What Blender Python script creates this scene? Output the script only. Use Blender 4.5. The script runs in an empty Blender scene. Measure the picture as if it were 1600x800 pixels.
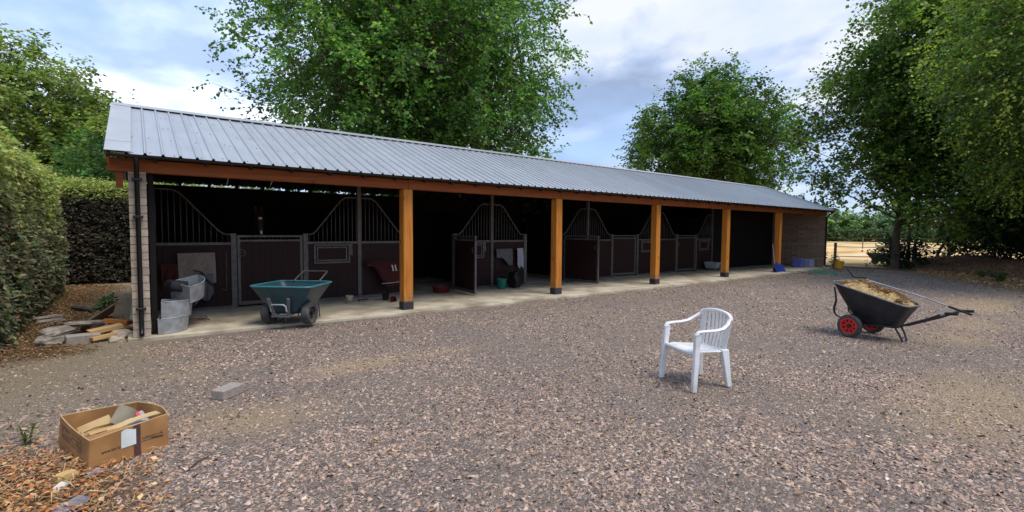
import bpy, math, random
import numpy as np
from mathutils import Vector, Matrix
random.seed(7)
rng = np.random.default_rng(11)
SC = bpy.context.scene
COL = SC.collection
R = math.radians

# ------------------------------------------------------------------ camera
cam_d = bpy.data.cameras.new('camera')
cam = bpy.data.objects.new('camera', cam_d)
COL.objects.link(cam)
CAM = Vector((-4.2985, -8.7960, 1.6))
cam_d.sensor_fit = 'HORIZONTAL'
cam_d.sensor_width = 36.0
cam_d.lens = 752.7 / 1600 * 36.0
cam_d.clip_start = 0.05
cam_d.clip_end = 3000
cam.matrix_world = (Matrix.Translation(CAM) @ Matrix.Rotation(-(math.pi / 2 - 0.9134), 4, 'Z')
                    @ Matrix.Rotation(math.pi / 2 - 0.0537, 4, 'X') @ Matrix.Rotation(0.0079, 4, 'Z'))
SC.camera = cam
FW = np.array([0.6109, 0.7917])
RT = np.array([0.7917, -0.6109])

# ------------------------------------------------------------------ world: hazy summer sky with layered cloud
SUN_DIR = Vector((0.16, -0.40, 0.88)).normalized()      # towards the sun, high behind the camera, veiled by thin cloud
SUN_EL = math.asin(SUN_DIR.z)
SUN_AZ = math.atan2(SUN_DIR.x, SUN_DIR.y)
world = bpy.data.worlds.new('World')
SC.world = world
world.use_nodes = True
wn, wl = world.node_tree.nodes, world.node_tree.links
wn.clear()
def WN(t, **k):
    n = wn.new(t)
    for a, b in k.items():
        setattr(n, a, b)
    return n
out = WN('ShaderNodeOutputWorld')
bg = WN('ShaderNodeBackground'); bg.inputs[1].default_value = 0.10
sky = WN('ShaderNodeTexSky', sky_type='NISHITA')
sky.sun_disc = False
sky.sun_elevation = SUN_EL
sky.sun_rotation = SUN_AZ
sky.air_density = 1.0; sky.dust_density = 1.5; sky.ozone_density = 2.0
tc = WN('ShaderNodeTexCoord')
sep = WN('ShaderNodeSeparateXYZ'); wl.new(tc.outputs['Generated'], sep.inputs[0])
def M(op, a, b=None, c=None, clamp=False):
    n = WN('ShaderNodeMath', operation=op); n.use_clamp = clamp
    for i, v in enumerate((a, b, c)):
        if v is None: continue
        if isinstance(v, (int, float)): n.inputs[i].default_value = v
        else: wl.new(v, n.inputs[i])
    return n.outputs[0]
zc = M('ADD', M('MAXIMUM', sep.outputs[2], 0.0), 0.22)
px_ = M('DIVIDE', sep.outputs[0], zc)
py_ = M('DIVIDE', sep.outputs[1], zc)
comb = WN('ShaderNodeCombineXYZ'); wl.new(px_, comb.inputs[0]); wl.new(py_, comb.inputs[1])
mp = WN('ShaderNodeMapping'); wl.new(comb.outputs[0], mp.inputs[0])
mp.inputs['Location'].default_value = (7.7, 2.1, 0.0)
mp.inputs['Rotation'].default_value = (0, 0, R(35))
mp.inputs['Scale'].default_value = (1.0, 0.85, 1.0)
def wnoise(scale, detail, rough, dist, off):
    m2 = WN('ShaderNodeMapping'); wl.new(mp.outputs[0], m2.inputs[0]); m2.inputs['Location'].default_value = off
    n = WN('ShaderNodeTexNoise'); wl.new(m2.outputs[0], n.inputs[0])
    n.inputs['Scale'].default_value = scale; n.inputs['Detail'].default_value = detail
    n.inputs['Roughness'].default_value = rough; n.inputs['Distortion'].default_value = dist
    return n.outputs['Fac']
def wramp(f, stops):
    n = WN('ShaderNodeValToRGB'); wl.new(f, n.inputs[0])
    e = n.color_ramp.elements
    while len(e) < len(stops): e.new(0.5)
    for q, (p, c) in zip(e, stops):
        q.position = p; q.color = (*c, 1) if len(c) == 3 else c
    return n.outputs[0]
def wmix(f, a, b, mode='MIX'):
    n = WN('ShaderNodeMix', data_type='RGBA', blend_type=mode)
    if isinstance(f, (int, float)): n.inputs[0].default_value = f
    else: wl.new(f, n.inputs[0])
    for i, v in ((6, a), (7, b)):
        if isinstance(v, tuple): n.inputs[i].default_value = (*v, 1)
        else: wl.new(v, n.inputs[i])
    return n.outputs[2]
vd = WN('ShaderNodeVectorMath', operation='DOT_PRODUCT'); wl.new(tc.outputs['Generated'], vd.inputs[0])
gd = Vector((-0.13, 0.94, 0.31)).normalized(); vd.inputs[1].default_value = gd   # direction of the brightest, whitest cloud
glow = M('POWER', M('MAXIMUM', vd.outputs['Value'], 0.0), 9.0)
cov = M('ADD', wnoise(1.05, 6.0, 0.55, 0.1, (0, 0, 0)), M('MULTIPLY', glow, 0.06))
covr = wramp(cov, [(0.35, (0, 0, 0)), (0.60, (1, 1, 1))])
shade = M('ADD', wnoise(2.1, 5.0, 0.52, 0.12, (4.2, 2.0, 0)), M('MULTIPLY', glow, 0.05))
SKY_GREY, SKY_MID, SKY_WHITE = (4.3, 5.2, 7.6), (6.2, 7.3, 9.6), (9.6, 10.0, 10.8)
cloudcol = wramp(shade, [(0.41, (0.37, 0.47, 0.69)), (0.50, (0.57, 0.68, 0.92)), (0.60, (1.0, 1.03, 1.06))])
sc10 = WN('ShaderNodeVectorMath', operation='SCALE'); wl.new(cloudcol, sc10.inputs[0])
wl.new(M('MULTIPLY_ADD', glow, 5.0, 6.5), sc10.inputs['Scale'])
blue = wmix(0.6, sky.outputs[0], (3.9, 5.7, 9.2))
final = wmix(M('MULTIPLY', covr, 0.9), blue, sc10.outputs[0])
wl.new(final, bg.inputs[0]); wl.new(bg.outputs[0], out.inputs[0])

# ------------------------------------------------------------------ sun
sun_d = bpy.data.lights.new('sun', 'SUN')
sun_d.energy = 2.0; sun_d.angle = R(30); sun_d.color = (1.0, 0.93, 0.82)
sun = bpy.data.objects.new('sun', sun_d)
COL.objects.link(sun)
sun.rotation_euler = SUN_DIR.to_track_quat('Z', 'Y').to_euler()
vs = SC.view_settings
vs.view_transform = 'Standard'; vs.look = 'None'; vs.gamma = 1.0; vs.use_curve_mapping = False
vs.exposure = 0.58
SC.cycles.max_bounces = 8
SC.cycles.diffuse_bounces = 4
SC.cycles.transparent_max_bounces = 8

# ------------------------------------------------------------------ materials
def new_mat(name):
    m = bpy.data.materials.new(name); m.use_nodes = True
    nt = m.node_tree
    return m, nt.nodes, nt.links, nt.nodes['Principled BSDF']
def lin(c): return tuple(c)
def pbr(name, c1, c2=None, scale=8.0, rough=0.7, metal=0.0, bump=0.0, bscale=None, stretch=(1, 1, 1), detail=5, spec=0.4,
        c3=None, s3=2.0, lo=0.35, hi=0.65, rnd=0.0):
    m, N, L, b = new_mat(name)
    b.inputs['Roughness'].default_value = rough
    b.inputs['Metallic'].default_value = metal
    b.inputs['Specular IOR Level'].default_value = spec
    t = N.new('ShaderNodeTexCoord'); mpn = N.new('ShaderNodeMapping'); L.new(t.outputs['Object'], mpn.inputs[0])
    mpn.inputs['Scale'].default_value = stretch
    if rnd > 0:
        oi_ = N.new('ShaderNodeObjectInfo'); vs_ = N.new('ShaderNodeVectorMath'); vs_.operation = 'SCALE'; vs_.inputs[0].default_value = (31, 57, 17)
        L.new(oi_.outputs['Random'], vs_.inputs['Scale']); L.new(vs_.outputs[0], mpn.inputs['Location'])
    col = None
    if c2 is None: c2 = tuple(v * 0.8 for v in c1)
    n = N.new('ShaderNodeTexNoise'); L.new(mpn.outputs[0], n.inputs[0])
    n.inputs['Scale'].default_value = scale; n.inputs['Detail'].default_value = detail
    r = N.new('ShaderNodeValToRGB'); L.new(n.outputs['Fac'], r.inputs[0])
    r.color_ramp.elements[0].position = lo; r.color_ramp.elements[0].color = (*c1, 1)
    r.color_ramp.elements[1].position = hi; r.color_ramp.elements[1].color = (*c2, 1)
    col = r.outputs[0]
    if c3 is not None:
        n3 = N.new('ShaderNodeTexNoise'); L.new(t.outputs['Object'], n3.inputs[0])
        n3.inputs['Scale'].default_value = s3; n3.inputs['Detail'].default_value = 6
        r3 = N.new('ShaderNodeValToRGB'); L.new(n3.outputs['Fac'], r3.inputs[0])
        r3.color_ramp.elements[0].position = 0.45; r3.color_ramp.elements[0].color = (0, 0, 0, 1)
        r3.color_ramp.elements[1].position = 0.7; r3.color_ramp.elements[1].color = (1, 1, 1, 1)
        mx = N.new('ShaderNodeMix'); mx.data_type = 'RGBA'
        L.new(r3.outputs[0], mx.inputs[0]); L.new(col, mx.inputs[6]); mx.inputs[7].default_value = (*c3, 1)
        col = mx.outputs[2]
    if rnd > 0:
        oi = N.new('ShaderNodeObjectInfo')
        hs = N.new('ShaderNodeHueSaturation'); L.new(col, hs.inputs['Color'])
        ma = N.new('ShaderNodeMath'); ma.operation = 'MULTIPLY_ADD'; L.new(oi.outputs['Random'], ma.inputs[0])
        ma.inputs[1].default_value = 2 * rnd; ma.inputs[2].default_value = 1 - rnd
        L.new(ma.outputs[0], hs.inputs['Value']); col = hs.outputs[0]
    L.new(col, b.inputs['Base Color'])
    if bump > 0:
        nb = N.new('ShaderNodeTexNoise'); L.new(mpn.outputs[0], nb.inputs[0])
        nb.inputs['Scale'].default_value = bscale or scale * 3; nb.inputs['Detail'].default_value = 6
        bp = N.new('ShaderNodeBump'); bp.inputs['Strength'].default_value = bump; bp.inputs['Distance'].default_value = 0.02
        L.new(nb.outputs['Fac'], bp.inputs['Height']); L.new(bp.outputs[0], b.inputs['Normal'])
    return m

def wood(name, c1, c2, axis, knots=True, rough=0.6, scale=9.0, dirt=False):
    m, N, L, b = new_mat(name)
    b.inputs['Roughness'].default_value = rough; b.inputs['Specular IOR Level'].default_value = 0.3
    t = N.new('ShaderNodeTexCoord')
    mpn = N.new('ShaderNodeMapping'); L.new(t.outputs['Object'], mpn.inputs[0])
    s = [1, 1, 1]; s[axis] = 0.06; mpn.inputs['Scale'].default_value = s
    oi = N.new('ShaderNodeObjectInfo')
    va = N.new('ShaderNodeVectorMath'); va.operation = 'SCALE'; va.inputs[0].default_value = (7, 9, 11); L.new(oi.outputs['Random'], va.inputs['Scale'])
    L.new(va.outputs[0], mpn.inputs['Location'])
    n = N.new('ShaderNodeTexNoise'); L.new(mpn.outputs[0], n.inputs[0])
    n.inputs['Scale'].default_value = scale * 3; n.inputs['Detail'].default_value = 8; n.inputs['Distortion'].default_value = 0.6
    r = N.new('ShaderNodeValToRGB'); L.new(n.outputs['Fac'], r.inputs[0])
    r.color_ramp.elements[0].position = 0.30; r.color_ramp.elements[0].color = (*c1, 1)
    r.color_ramp.elements[1].position = 0.70; r.color_ramp.elements[1].color = (*c2, 1)
    col = r.outputs[0]
    if knots:
        m3 = N.new('ShaderNodeMapping'); L.new(t.outputs['Object'], m3.inputs[0]); L.new(va.outputs[0], m3.inputs['Location'])
        s = [1, 1, 1]; s[axis] = 0.55; m3.inputs['Scale'].default_value = s
        v = N.new('ShaderNodeTexVoronoi'); L.new(m3.outputs[0], v.inputs[0]); v.inputs['Scale'].default_value = 4.2
        r3 = N.new('ShaderNodeValToRGB'); L.new(v.outputs['Distance'], r3.inputs[0])
        r3.color_ramp.elements[0].position = 0.05; r3.color_ramp.elements[0].color = (1, 1, 1, 1)
        r3.color_ramp.elements[1].position = 0.16; r3.color_ramp.elements[1].color = (0, 0, 0, 1)
        mx = N.new('ShaderNodeMix'); mx.data_type = 'RGBA'
        ml = N.new('ShaderNodeMath'); ml.operation = 'MULTIPLY'; L.new(r3.outputs[0], ml.inputs[0]); ml.inputs[1].default_value = 0.7
        L.new(ml.outputs[0], mx.inputs[0]); L.new(col, mx.inputs[6]); mx.inputs[7].default_value = (*[v_ * 0.35 for v_ in c1], 1)
        col = mx.outputs[2]
    if dirt:                                   # splashed mud on the foot of the post
        sz = N.new('ShaderNodeSeparateXYZ'); L.new(t.outputs['Object'], sz.inputs[0])
        nd = N.new('ShaderNodeTexNoise'); L.new(t.outputs['Object'], nd.inputs[0]); nd.inputs['Scale'].default_value = 14; nd.inputs['Detail'].default_value = 8
        ad = N.new('ShaderNodeMath'); ad.operation = 'MULTIPLY_ADD'; L.new(sz.outputs[2], ad.inputs[0]); ad.inputs[1].default_value = -1.3; L.new(nd.outputs['Fac'], ad.inputs[2])
        rd = N.new('ShaderNodeValToRGB'); L.new(ad.outputs[0], rd.inputs[0])
        rd.color_ramp.elements[0].position = 0.02; rd.color_ramp.elements[0].color = (0, 0, 0, 1)
        rd.color_ramp.elements[1].position = 0.42; rd.color_ramp.elements[1].color = (.75, .75, .75, 1)
        mx = N.new('ShaderNodeMix'); mx.data_type = 'RGBA'
        L.new(rd.outputs[0], mx.inputs[0]); L.new(col, mx.inputs[6]); mx.inputs[7].default_value = (0.20, 0.125, 0.07, 1)
        col = mx.outputs[2]
    L.new(col, b.inputs['Base Color'])
    bp = N.new('ShaderNodeBump'); bp.inputs['Strength'].default_value = 0.25; bp.inputs['Distance'].default_value = 0.006
    L.new(n.outputs['Fac'], bp.inputs['Height']); L.new(bp.outputs[0], b.inputs['Normal'])
    return m

def tint_mat(name, rough=0.6, translucent=0.0, spec=0.3, bump=False):
    m, N, L, b = new_mat(name)
    a = N.new('ShaderNodeAttribute'); a.attribute_name = 'tint'
    L.new(a.outputs['Color'], b.inputs['Base Color'])
    b.inputs['Roughness'].default_value = rough; b.inputs['Specular IOR Level'].default_value = spec
    if translucent > 0:
        tr = N.new('ShaderNodeBsdfTranslucent')
        hs = N.new('ShaderNodeHueSaturation'); L.new(a.outputs['Color'], hs.inputs['Color'])
        hs.inputs['Saturation'].default_value = 1.1; hs.inputs['Value'].default_value = 1.5
        L.new(hs.outputs[0], tr.inputs[0])
        mx = N.new('ShaderNodeMixShader'); mx.inputs[0].default_value = translucent
        L.new(b.outputs[0], mx.inputs[1]); L.new(tr.outputs[0], mx.inputs[2])
        L.new(mx.outputs[0], N['Material Output'].inputs[0])
    return m

MT = {}
MT['post'] = wood('stained_post_timber', (0.40, 0.125, 0.015), (0.62, 0.245, 0.04), 2, dirt=True)
MT['beam'] = wood('stained_beam_timber', (0.20, 0.050, 0.011), (0.32, 0.088, 0.018), 0)
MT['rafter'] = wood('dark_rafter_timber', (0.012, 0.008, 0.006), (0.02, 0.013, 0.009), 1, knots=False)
MT['shoe'] = pbr('post_shoe_steel', (0.035, 0.036, 0.045), (0.05, 0.05, 0.06), rough=0.6, metal=0.3)
MT['roof'] = pbr('goosewing_roof_sheet', (0.36, 0.39, 0.435), (0.40, 0.43, 0.475), scale=2.2, rough=0.45, metal=0.15, bump=0.03, bscale=3, stretch=(5, 0.45, 1), c3=(0.34, 0.365, 0.405), s3=1.3, rnd=0.05)
MT['fleece'] = pbr('sheet_underside', (0.03, 0.03, 0.032), (0.04, 0.04, 0.042), rough=0.9)
MT['flash'] = pbr('roof_flashing', (0.43, 0.45, 0.48), (0.38, 0.40, 0.43), scale=2, rough=0.42, metal=0.15)
MT['black_pl'] = pbr('black_plastic', (0.007, 0.006, 0.006), (0.012, 0.011, 0.011), rough=0.4)
MT['screw'] = pbr('screw_head', (0.10, 0.105, 0.115), rough=0.6)
MT['block'] = pbr('concrete_block', (0.50, 0.41, 0.325), (0.38, 0.31, 0.245), scale=14, rough=0.95, bump=0.5, bscale=60, c3=(0.36, 0.31, 0.25), s3=5, rnd=0.14)
MT['block_shaded'] = pbr('shaded_block', (0.33, 0.225, 0.145), (0.24, 0.16, 0.105), scale=14, rough=0.95, bump=0.5, bscale=60, c3=(0.20, 0.135, 0.09), s3=2.5, rnd=0.2)  # block colour darkened to paint in the shade on the end wall
MT['mortar'] = pbr('mortar', (0.24, 0.22, 0.19), (0.30, 0.27, 0.24), scale=20, rough=1.0, bump=0.3)
MT['concrete'] = pbr('slab_concrete', (0.58, 0.515, 0.39), (0.43, 0.375, 0.285), scale=2.2, rough=0.9, bump=0.15, bscale=40, c3=(0.26, 0.215, 0.16), s3=1.1)
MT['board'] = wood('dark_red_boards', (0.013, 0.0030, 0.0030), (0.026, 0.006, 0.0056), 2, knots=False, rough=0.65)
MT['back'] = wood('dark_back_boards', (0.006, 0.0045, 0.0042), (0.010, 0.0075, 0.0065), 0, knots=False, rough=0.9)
MT['steel'] = pbr('galvanised_tube', (0.14, 0.128, 0.124), (0.09, 0.082, 0.08), scale=10, rough=0.55, metal=0.35)
MT['galv'] = pbr('galvanised_sheet', (0.40, 0.42, 0.44), (0.32, 0.335, 0.355), scale=11, rough=0.6, metal=0.2, c3=(0.25, 0.25, 0.25), s3=6, bump=0.05)
MT['white_pl'] = pbr('white_garden_plastic', (0.79, 0.80, 0.81), (0.71, 0.72, 0.73), scale=14, rough=0.42, c3=(0.60, 0.59, 0.55), s3=5)
MT['black_tub'] = pbr('scuffed_black_tub', (0.008, 0.0085, 0.011), (0.018, 0.019, 0.023), scale=7, rough=0.5, stretch=(1, 1, 2), c3=(0.026, 0.026, 0.03), s3=5, bump=0.04)
MT['black_st'] = pbr('black_painted_tube', (0.014, 0.014, 0.016), (0.03, 0.03, 0.032), rough=0.35)
MT['rim_worn'] = pbr('worn_grey_rim', (0.16, 0.165, 0.18), (0.10, 0.10, 0.11), scale=14, rough=0.5)
MT['tyre'] = pbr('tyre_rubber', (0.07, 0.07, 0.072), (0.045, 0.045, 0.047), scale=20, rough=0.9, c3=(0.13, 0.12, 0.11), s3=8)
MT['red_pl'] = pbr('red_wheel_plastic', (0.75, 0.030, 0.022), (0.62, 0.025, 0.02), rough=0.4)
MT['teal'] = pbr('teal_tub_plastic', (0.018, 0.058, 0.070), (0.026, 0.074, 0.086), scale=5, rough=0.45, c3=(0.045, 0.066, 0.066), s3=4)
MT['teal_rim'] = pbr('teal_rim_plastic', (0.045, 0.20, 0.25), (0.038, 0.16, 0.20), scale=12, rough=0.35)
MT['card'] = pbr('cardboard', (0.36, 0.185, 0.068), (0.27, 0.135, 0.048), scale=5, rough=0.9, c3=(0.21, 0.10, 0.036), s3=4, bump=0.05)
MT['card_edge'] = pbr('cardboard_pale', (0.56, 0.40, 0.21), (0.46, 0.31, 0.15), rough=0.9)
MT['ink'] = pbr('box_ink', (0.03, 0.018, 0.012), rough=0.8)
MT['ink_soft'] = pbr('faded_box_ink', (0.13, 0.07, 0.035), (0.17, 0.095, 0.045), scale=40, rough=0.85)
MT['tape'] = pbr('brown_tape', (0.052, 0.018, 0.012), (0.075, 0.026, 0.016), rough=0.25, scale=20)
MT['paper'] = pbr('paper_label', (0.55, 0.58, 0.58), (0.48, 0.51, 0.52), rough=0.6)
MT['card_grey'] = pbr('grey_card', (0.27, 0.235, 0.175), (0.20, 0.175, 0.13), rough=0.9)
MT['offcut'] = wood('fresh_timber', (0.42, 0.25, 0.10), (0.58, 0.38, 0.17), 0)
MT['offcut_o'] = wood('orange_timber', (0.38, 0.13, 0.035), (0.50, 0.19, 0.05), 0)
MT['offcut_d'] = wood('weathered_timber', (0.16, 0.10, 0.06), (0.26, 0.17, 0.10), 0)
MT['rubble'] = pbr('broken_concrete', (0.36, 0.32, 0.28), (0.22, 0.19, 0.165), scale=12, rough=1.0, bump=0.8, bscale=25, c3=(0.17, 0.145, 0.12), s3=6)
MT['paver'] = pbr('paver_brick', (0.36, 0.31, 0.275), (0.28, 0.24, 0.21), scale=20, rough=0.95, bump=0.4, bscale=70)
MT['bark'] = pbr('bark', (0.10, 0.08, 0.06), (0.05, 0.04, 0.032), scale=6, rough=0.95, bump=0.9, bscale=12, stretch=(3, 3, 0.6))
MT['bark_pale'] = pbr('pale_bark', (0.17, 0.15, 0.12), (0.09, 0.08, 0.06), scale=7, rough=0.95, bump=0.6, stretch=(3, 3, 0.6))
MT['twig'] = pbr('twig_core', (0.016, 0.014, 0.009), (0.028, 0.026, 0.014), scale=9, rough=1.0, bump=1.0, bscale=14)
MT['leaf'] = tint_mat('tree_leaf', 0.42, 0.40, 0.4)
MT['hleaf'] = tint_mat('hedge_leaf', 0.45, 0.35, 0.35)
MT['litter'] = tint_mat('leaf_litter_faces', 0.85, 0.1, 0.2)
MT['chip'] = tint_mat('slate_chip', 0.75, 0, 0.3)
MT['straw'] = tint_mat('straw_stalks', 0.8, 0.1, 0.2)
MT['blue_pl'] = pbr('blue_plastic', (0.012, 0.035, 0.21), (0.015, 0.04, 0.25), rough=0.4)
MT['lilac_pl'] = pbr('violet_blue_plastic', (0.10, 0.11, 0.36), (0.12, 0.13, 0.40), rough=0.45)
MT['pale_blue'] = pbr('pale_blue_plastic', (0.28, 0.33, 0.50), rough=0.45)
MT['yellow_pl'] = pbr('yellow_plastic', (0.72, 0.33, 0.012), (0.64, 0.28, 0.012), rough=0.45)
MT['hose'] = pbr('green_hose', (0.02, 0.22, 0.15), (0.03, 0.27, 0.19), rough=0.4)
MT['green_pl'] = pbr('green_bucket_plastic', (0.008, 0.14, 0.095), (0.01, 0.16, 0.11), rough=0.4)
MT['red_rub'] = pbr('red_rubber', (0.15, 0.016, 0.010), (0.12, 0.014, 0.010), rough=0.6)
MT['rug_beige'] = pbr('beige_rug_cloth', (0.27, 0.22, 0.185), (0.21, 0.17, 0.145), scale=18, rough=1.0, bump=0.3)
MT['rug_grey'] = pbr('grey_rug_cloth', (0.14, 0.135, 0.14), (0.10, 0.095, 0.10), scale=12, rough=1.0, bump=0.3)
MT['rug_red'] = pbr('maroon_rug_cloth', (0.07, 0.011, 0.009), (0.045, 0.008, 0.007), scale=12, rough=0.9, bump=0.3)
MT['towel'] = pbr('pale_towel_cloth', (0.40, 0.40, 0.45), (0.32, 0.32, 0.37), scale=16, rough=1.0, bump=0.3)
MT['navy'] = pbr('dark_strap', (0.012, 0.013, 0.022), rough=0.7)
MT['cream'] = pbr('cream_ceramic', (0.60, 0.52, 0.38), rough=0.4)
MT['horse'] = pbr('dark_bay_coat', (0.016, 0.009, 0.006), (0.028, 0.014, 0.008), scale=6, rough=0.55)
MT['hair'] = pbr('black_mane', (0.006, 0.005, 0.005), rough=0.6)
MT['blaze'] = pbr('white_hair', (0.62, 0.58, 0.55), rough=0.8)
MT['manure'] = tint_mat('bedding_faces', 0.9, 0.05, 0.2)
MT['fencew'] = pbr('weathered_post', (0.16, 0.12, 0.085), (0.10, 0.075, 0.055), scale=8, rough=0.95, stretch=(1, 1, 0.2))
MT['rail_w'] = pbr('fence_tape', (0.50, 0.42, 0.27), rough=0.8)
MT['brown_tub'] = pbr('dull_maroon_tub', (0.055, 0.018, 0.016), (0.035, 0.014, 0.013), rough=0.6)
MT['rag'] = pbr('grey_rag', (0.20, 0.20, 0.22), (0.10, 0.095, 0.10), scale=20, rough=1.0)
MT['stone_y'] = pbr('ochre_stone', (0.55, 0.37, 0.15), (0.42, 0.27, 0.10), scale=10, rough=0.9, bump=0.4)
MT['stone_w'] = pbr('white_stone', (0.62, 0.58, 0.52), (0.48, 0.44, 0.38), scale=10, rough=0.9, bump=0.4)
MT['stone_g'] = pbr('grey_slate_stone', (0.22, 0.21, 0.24), (0.15, 0.145, 0.165), scale=10, rough=0.85, bump=0.4)
MT['pink_pl'] = pbr('pink_plastic', (0.60, 0.03, 0.07), rough=0.4)

# ------------------------------------------------------------------ mesh helpers
class MB:
    def __init__(s): s.v = []; s.f = []
    def add(s, vs, fs, mtx=None):
        o = len(s.v)
        for p in vs:
            p = Vector(p)
            s.v.append(mtx @ p if mtx else p)
        s.f += [tuple(i + o for i in f) for f in fs]
        return s
    def box(s, x0, x1, y0, y1, z0, z1, mtx=None):
        v = [(x0, y0, z0), (x1, y0, z0), (x1, y1, z0), (x0, y1, z0), (x0, y0, z1), (x1, y0, z1), (x1, y1, z1), (x0, y1, z1)]
        return s.add(v, [(0, 3, 2, 1), (4, 5, 6, 7), (0, 1, 5, 4), (1, 2, 6, 5), (2, 3, 7, 6), (3, 0, 4, 7)], mtx)
    def bar(s, p0, p1, w, h, up=(0, 0, 1)):
        p0, p1 = Vector(p0), Vector(p1); d = (p1 - p0).normalized()
        u = Vector(up)
        if abs(d.dot(u)) > 0.98: u = Vector((0, 1, 0))
        a = d.cross(u).normalized() * (w / 2); b = a.cross(d).normalized() * (h / 2)
        v = [p0 - a - b, p0 + a - b, p0 + a + b, p0 - a + b, p1 - a - b, p1 + a - b, p1 + a + b, p1 - a + b]
        return s.add(v, [(0, 1, 2, 3), (7, 6, 5, 4), (1, 0, 4, 5), (2, 1, 5, 6), (3, 2, 6, 7), (0, 3, 7, 4)])
    def tube(s, pts, rad, n=8, cap=True, flat=1.0):
        pts = [Vector(p) for p in pts]
        if isinstance(rad, (int, float)): rad = [rad] * len(pts)
        rings = []; prev = None
        for i, p in enumerate(pts):
            d = (pts[min(i + 1, len(pts) - 1)] - pts[max(i - 1, 0)]).normalized()
            if prev is None:
                u = Vector((0, 0, 1)) if abs(d.z) < 0.9 else Vector((1, 0, 0))
                a = d.cross(u).normalized()
            else:
                a = (prev - d * prev.dot(d)).normalized()
            prev = a; b = d.cross(a)
            rings.append([p + (a * math.cos(t) + b * math.sin(t) * flat) * rad[i] for t in (2 * math.pi * k / n for k in range(n))])
        return s.loft(rings, cap)
    def loft(s, rings, cap=True, closed=True):
        n = len(rings[0]); v = [p for r in rings for p in r]; f = []
        for i in range(len(rings) - 1):
            for k in range(n if closed else n - 1):
                k2 = (k + 1) % n
                f.append((i * n + k, i * n + k2, (i + 1) * n + k2, (i + 1) * n + k))
        if cap:
            f.append(tuple(range(n - 1, -1, -1))); o = (len(rings) - 1) * n; f.append(tuple(range(o, o + n)))
        return s.add(v, f)
    def lathe(s, prof, n=20, mtx=None, ax='Z'):
        v = []; f = []
        for r, z in prof:
            for k in range(n):
                t = 2 * math.pi * k / n
                p = (r * math.cos(t), r * math.sin(t), z)
                if ax == 'X': p = (z, r * math.cos(t), r * math.sin(t))
                v.append(p)
        for i in range(len(prof) - 1):
            for k in range(n):
                k2 = (k + 1) % n
                f.append((i * n + k, i * n + k2, (i + 1) * n + k2, (i + 1) * n + k))
        return s.add(v, f, mtx)
    def mesh(s, name, smooth=False, mat=None):
        me = bpy.data.meshes.new(name)
        me.from_pydata([tuple(p) for p in s.v], [], s.f); me.validate(); me.update()
        if mat: me.materials.append(mat)
        if smooth: me.polygons.foreach_set('use_smooth', [True] * len(me.polygons))
        return me
    def build(s, name, mat, parent=None, smooth=False, bevel=0, loc=None, rot=None, segs=1, sub=0, solid=0):
        o = link(name, s.mesh(name, smooth, mat), parent, loc, rot, bevel, segs, sub, solid)
        if smooth and not sub:
            e = o.modifiers.new('hard_edges', 'EDGE_SPLIT'); e.split_angle = R(64)
        return o

def link(name, me, parent=None, loc=None, rot=None, bevel=0, segs=1, sub=0, solid=0, scale=None):
    o = bpy.data.objects.new(name, me); COL.objects.link(o)
    if parent: o.parent = parent
    if loc is not None: o.location = loc
    if rot is not None: o.rotation_euler = rot
    if scale is not None: o.scale = scale
    if solid:
        m = o.modifiers.new('thickness', 'SOLIDIFY'); m.thickness = solid; m.offset = 0
    if bevel:
        m = o.modifiers.new('soft_edges', 'BEVEL'); m.width = bevel; m.segments = segs; m.limit_method = 'ANGLE'; m.angle_limit = R(35)
    if sub:
        m = o.modifiers.new('smooth_surface', 'SUBSURF'); m.levels = sub; m.render_levels = sub
    return o
def tag(o, label, cat, group=None, kind=None):
    o['label'] = label
    if cat: o['category'] = cat
    if group: o['group'] = group
    if kind: o['kind'] = kind
    return o
def thing(name, label, cat, loc=(0, 0, 0), rz=0, group=None):
    o = bpy.data.objects.new(name, None); COL.objects.link(o)
    o.empty_display_size = 0.2
    o.location = loc; o.rotation_euler = (0, 0, rz)
    return tag(o, label, cat, group)
def structure(o, label=None):
    o['kind'] = 'structure'
    if label: o['label'] = label
    return o
def np_mesh(name, V, F, mat, tint=None, smooth=False, parent=None, attrs=None):
    """V: N x 3, F: M x k (all faces with k corners); tint: M x 3 colours per face."""
    V = np.asarray(V, np.float32); F = np.asarray(F, np.int32)
    me = bpy.data.meshes.new(name)
    k = F.shape[1]
    me.vertices.add(len(V)); me.vertices.foreach_set('co', V.ravel())
    me.loops.add(F.size); me.loops.foreach_set('vertex_index', F.ravel())
    me.polygons.add(len(F))
    me.polygons.foreach_set('loop_start', np.arange(0, F.size, k, dtype=np.int32))
    if smooth: me.polygons.foreach_set('use_smooth', np.ones(len(F), bool))
    me.update(calc_edges=True)
    if tint is not None:
        a = me.attributes.new('tint', 'FLOAT_COLOR', 'FACE')
        c = np.ones((len(F), 4), np.float32); c[:, :3] = tint
        a.data.foreach_set('color', c.ravel())
    for nm, vals in (attrs or {}).items():
        a = me.attributes.new(nm, 'FLOAT', 'POINT'); a.data.foreach_set('value', np.asarray(vals, np.float32))
    me.materials.append(mat)
    return link(name, me, parent)
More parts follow.
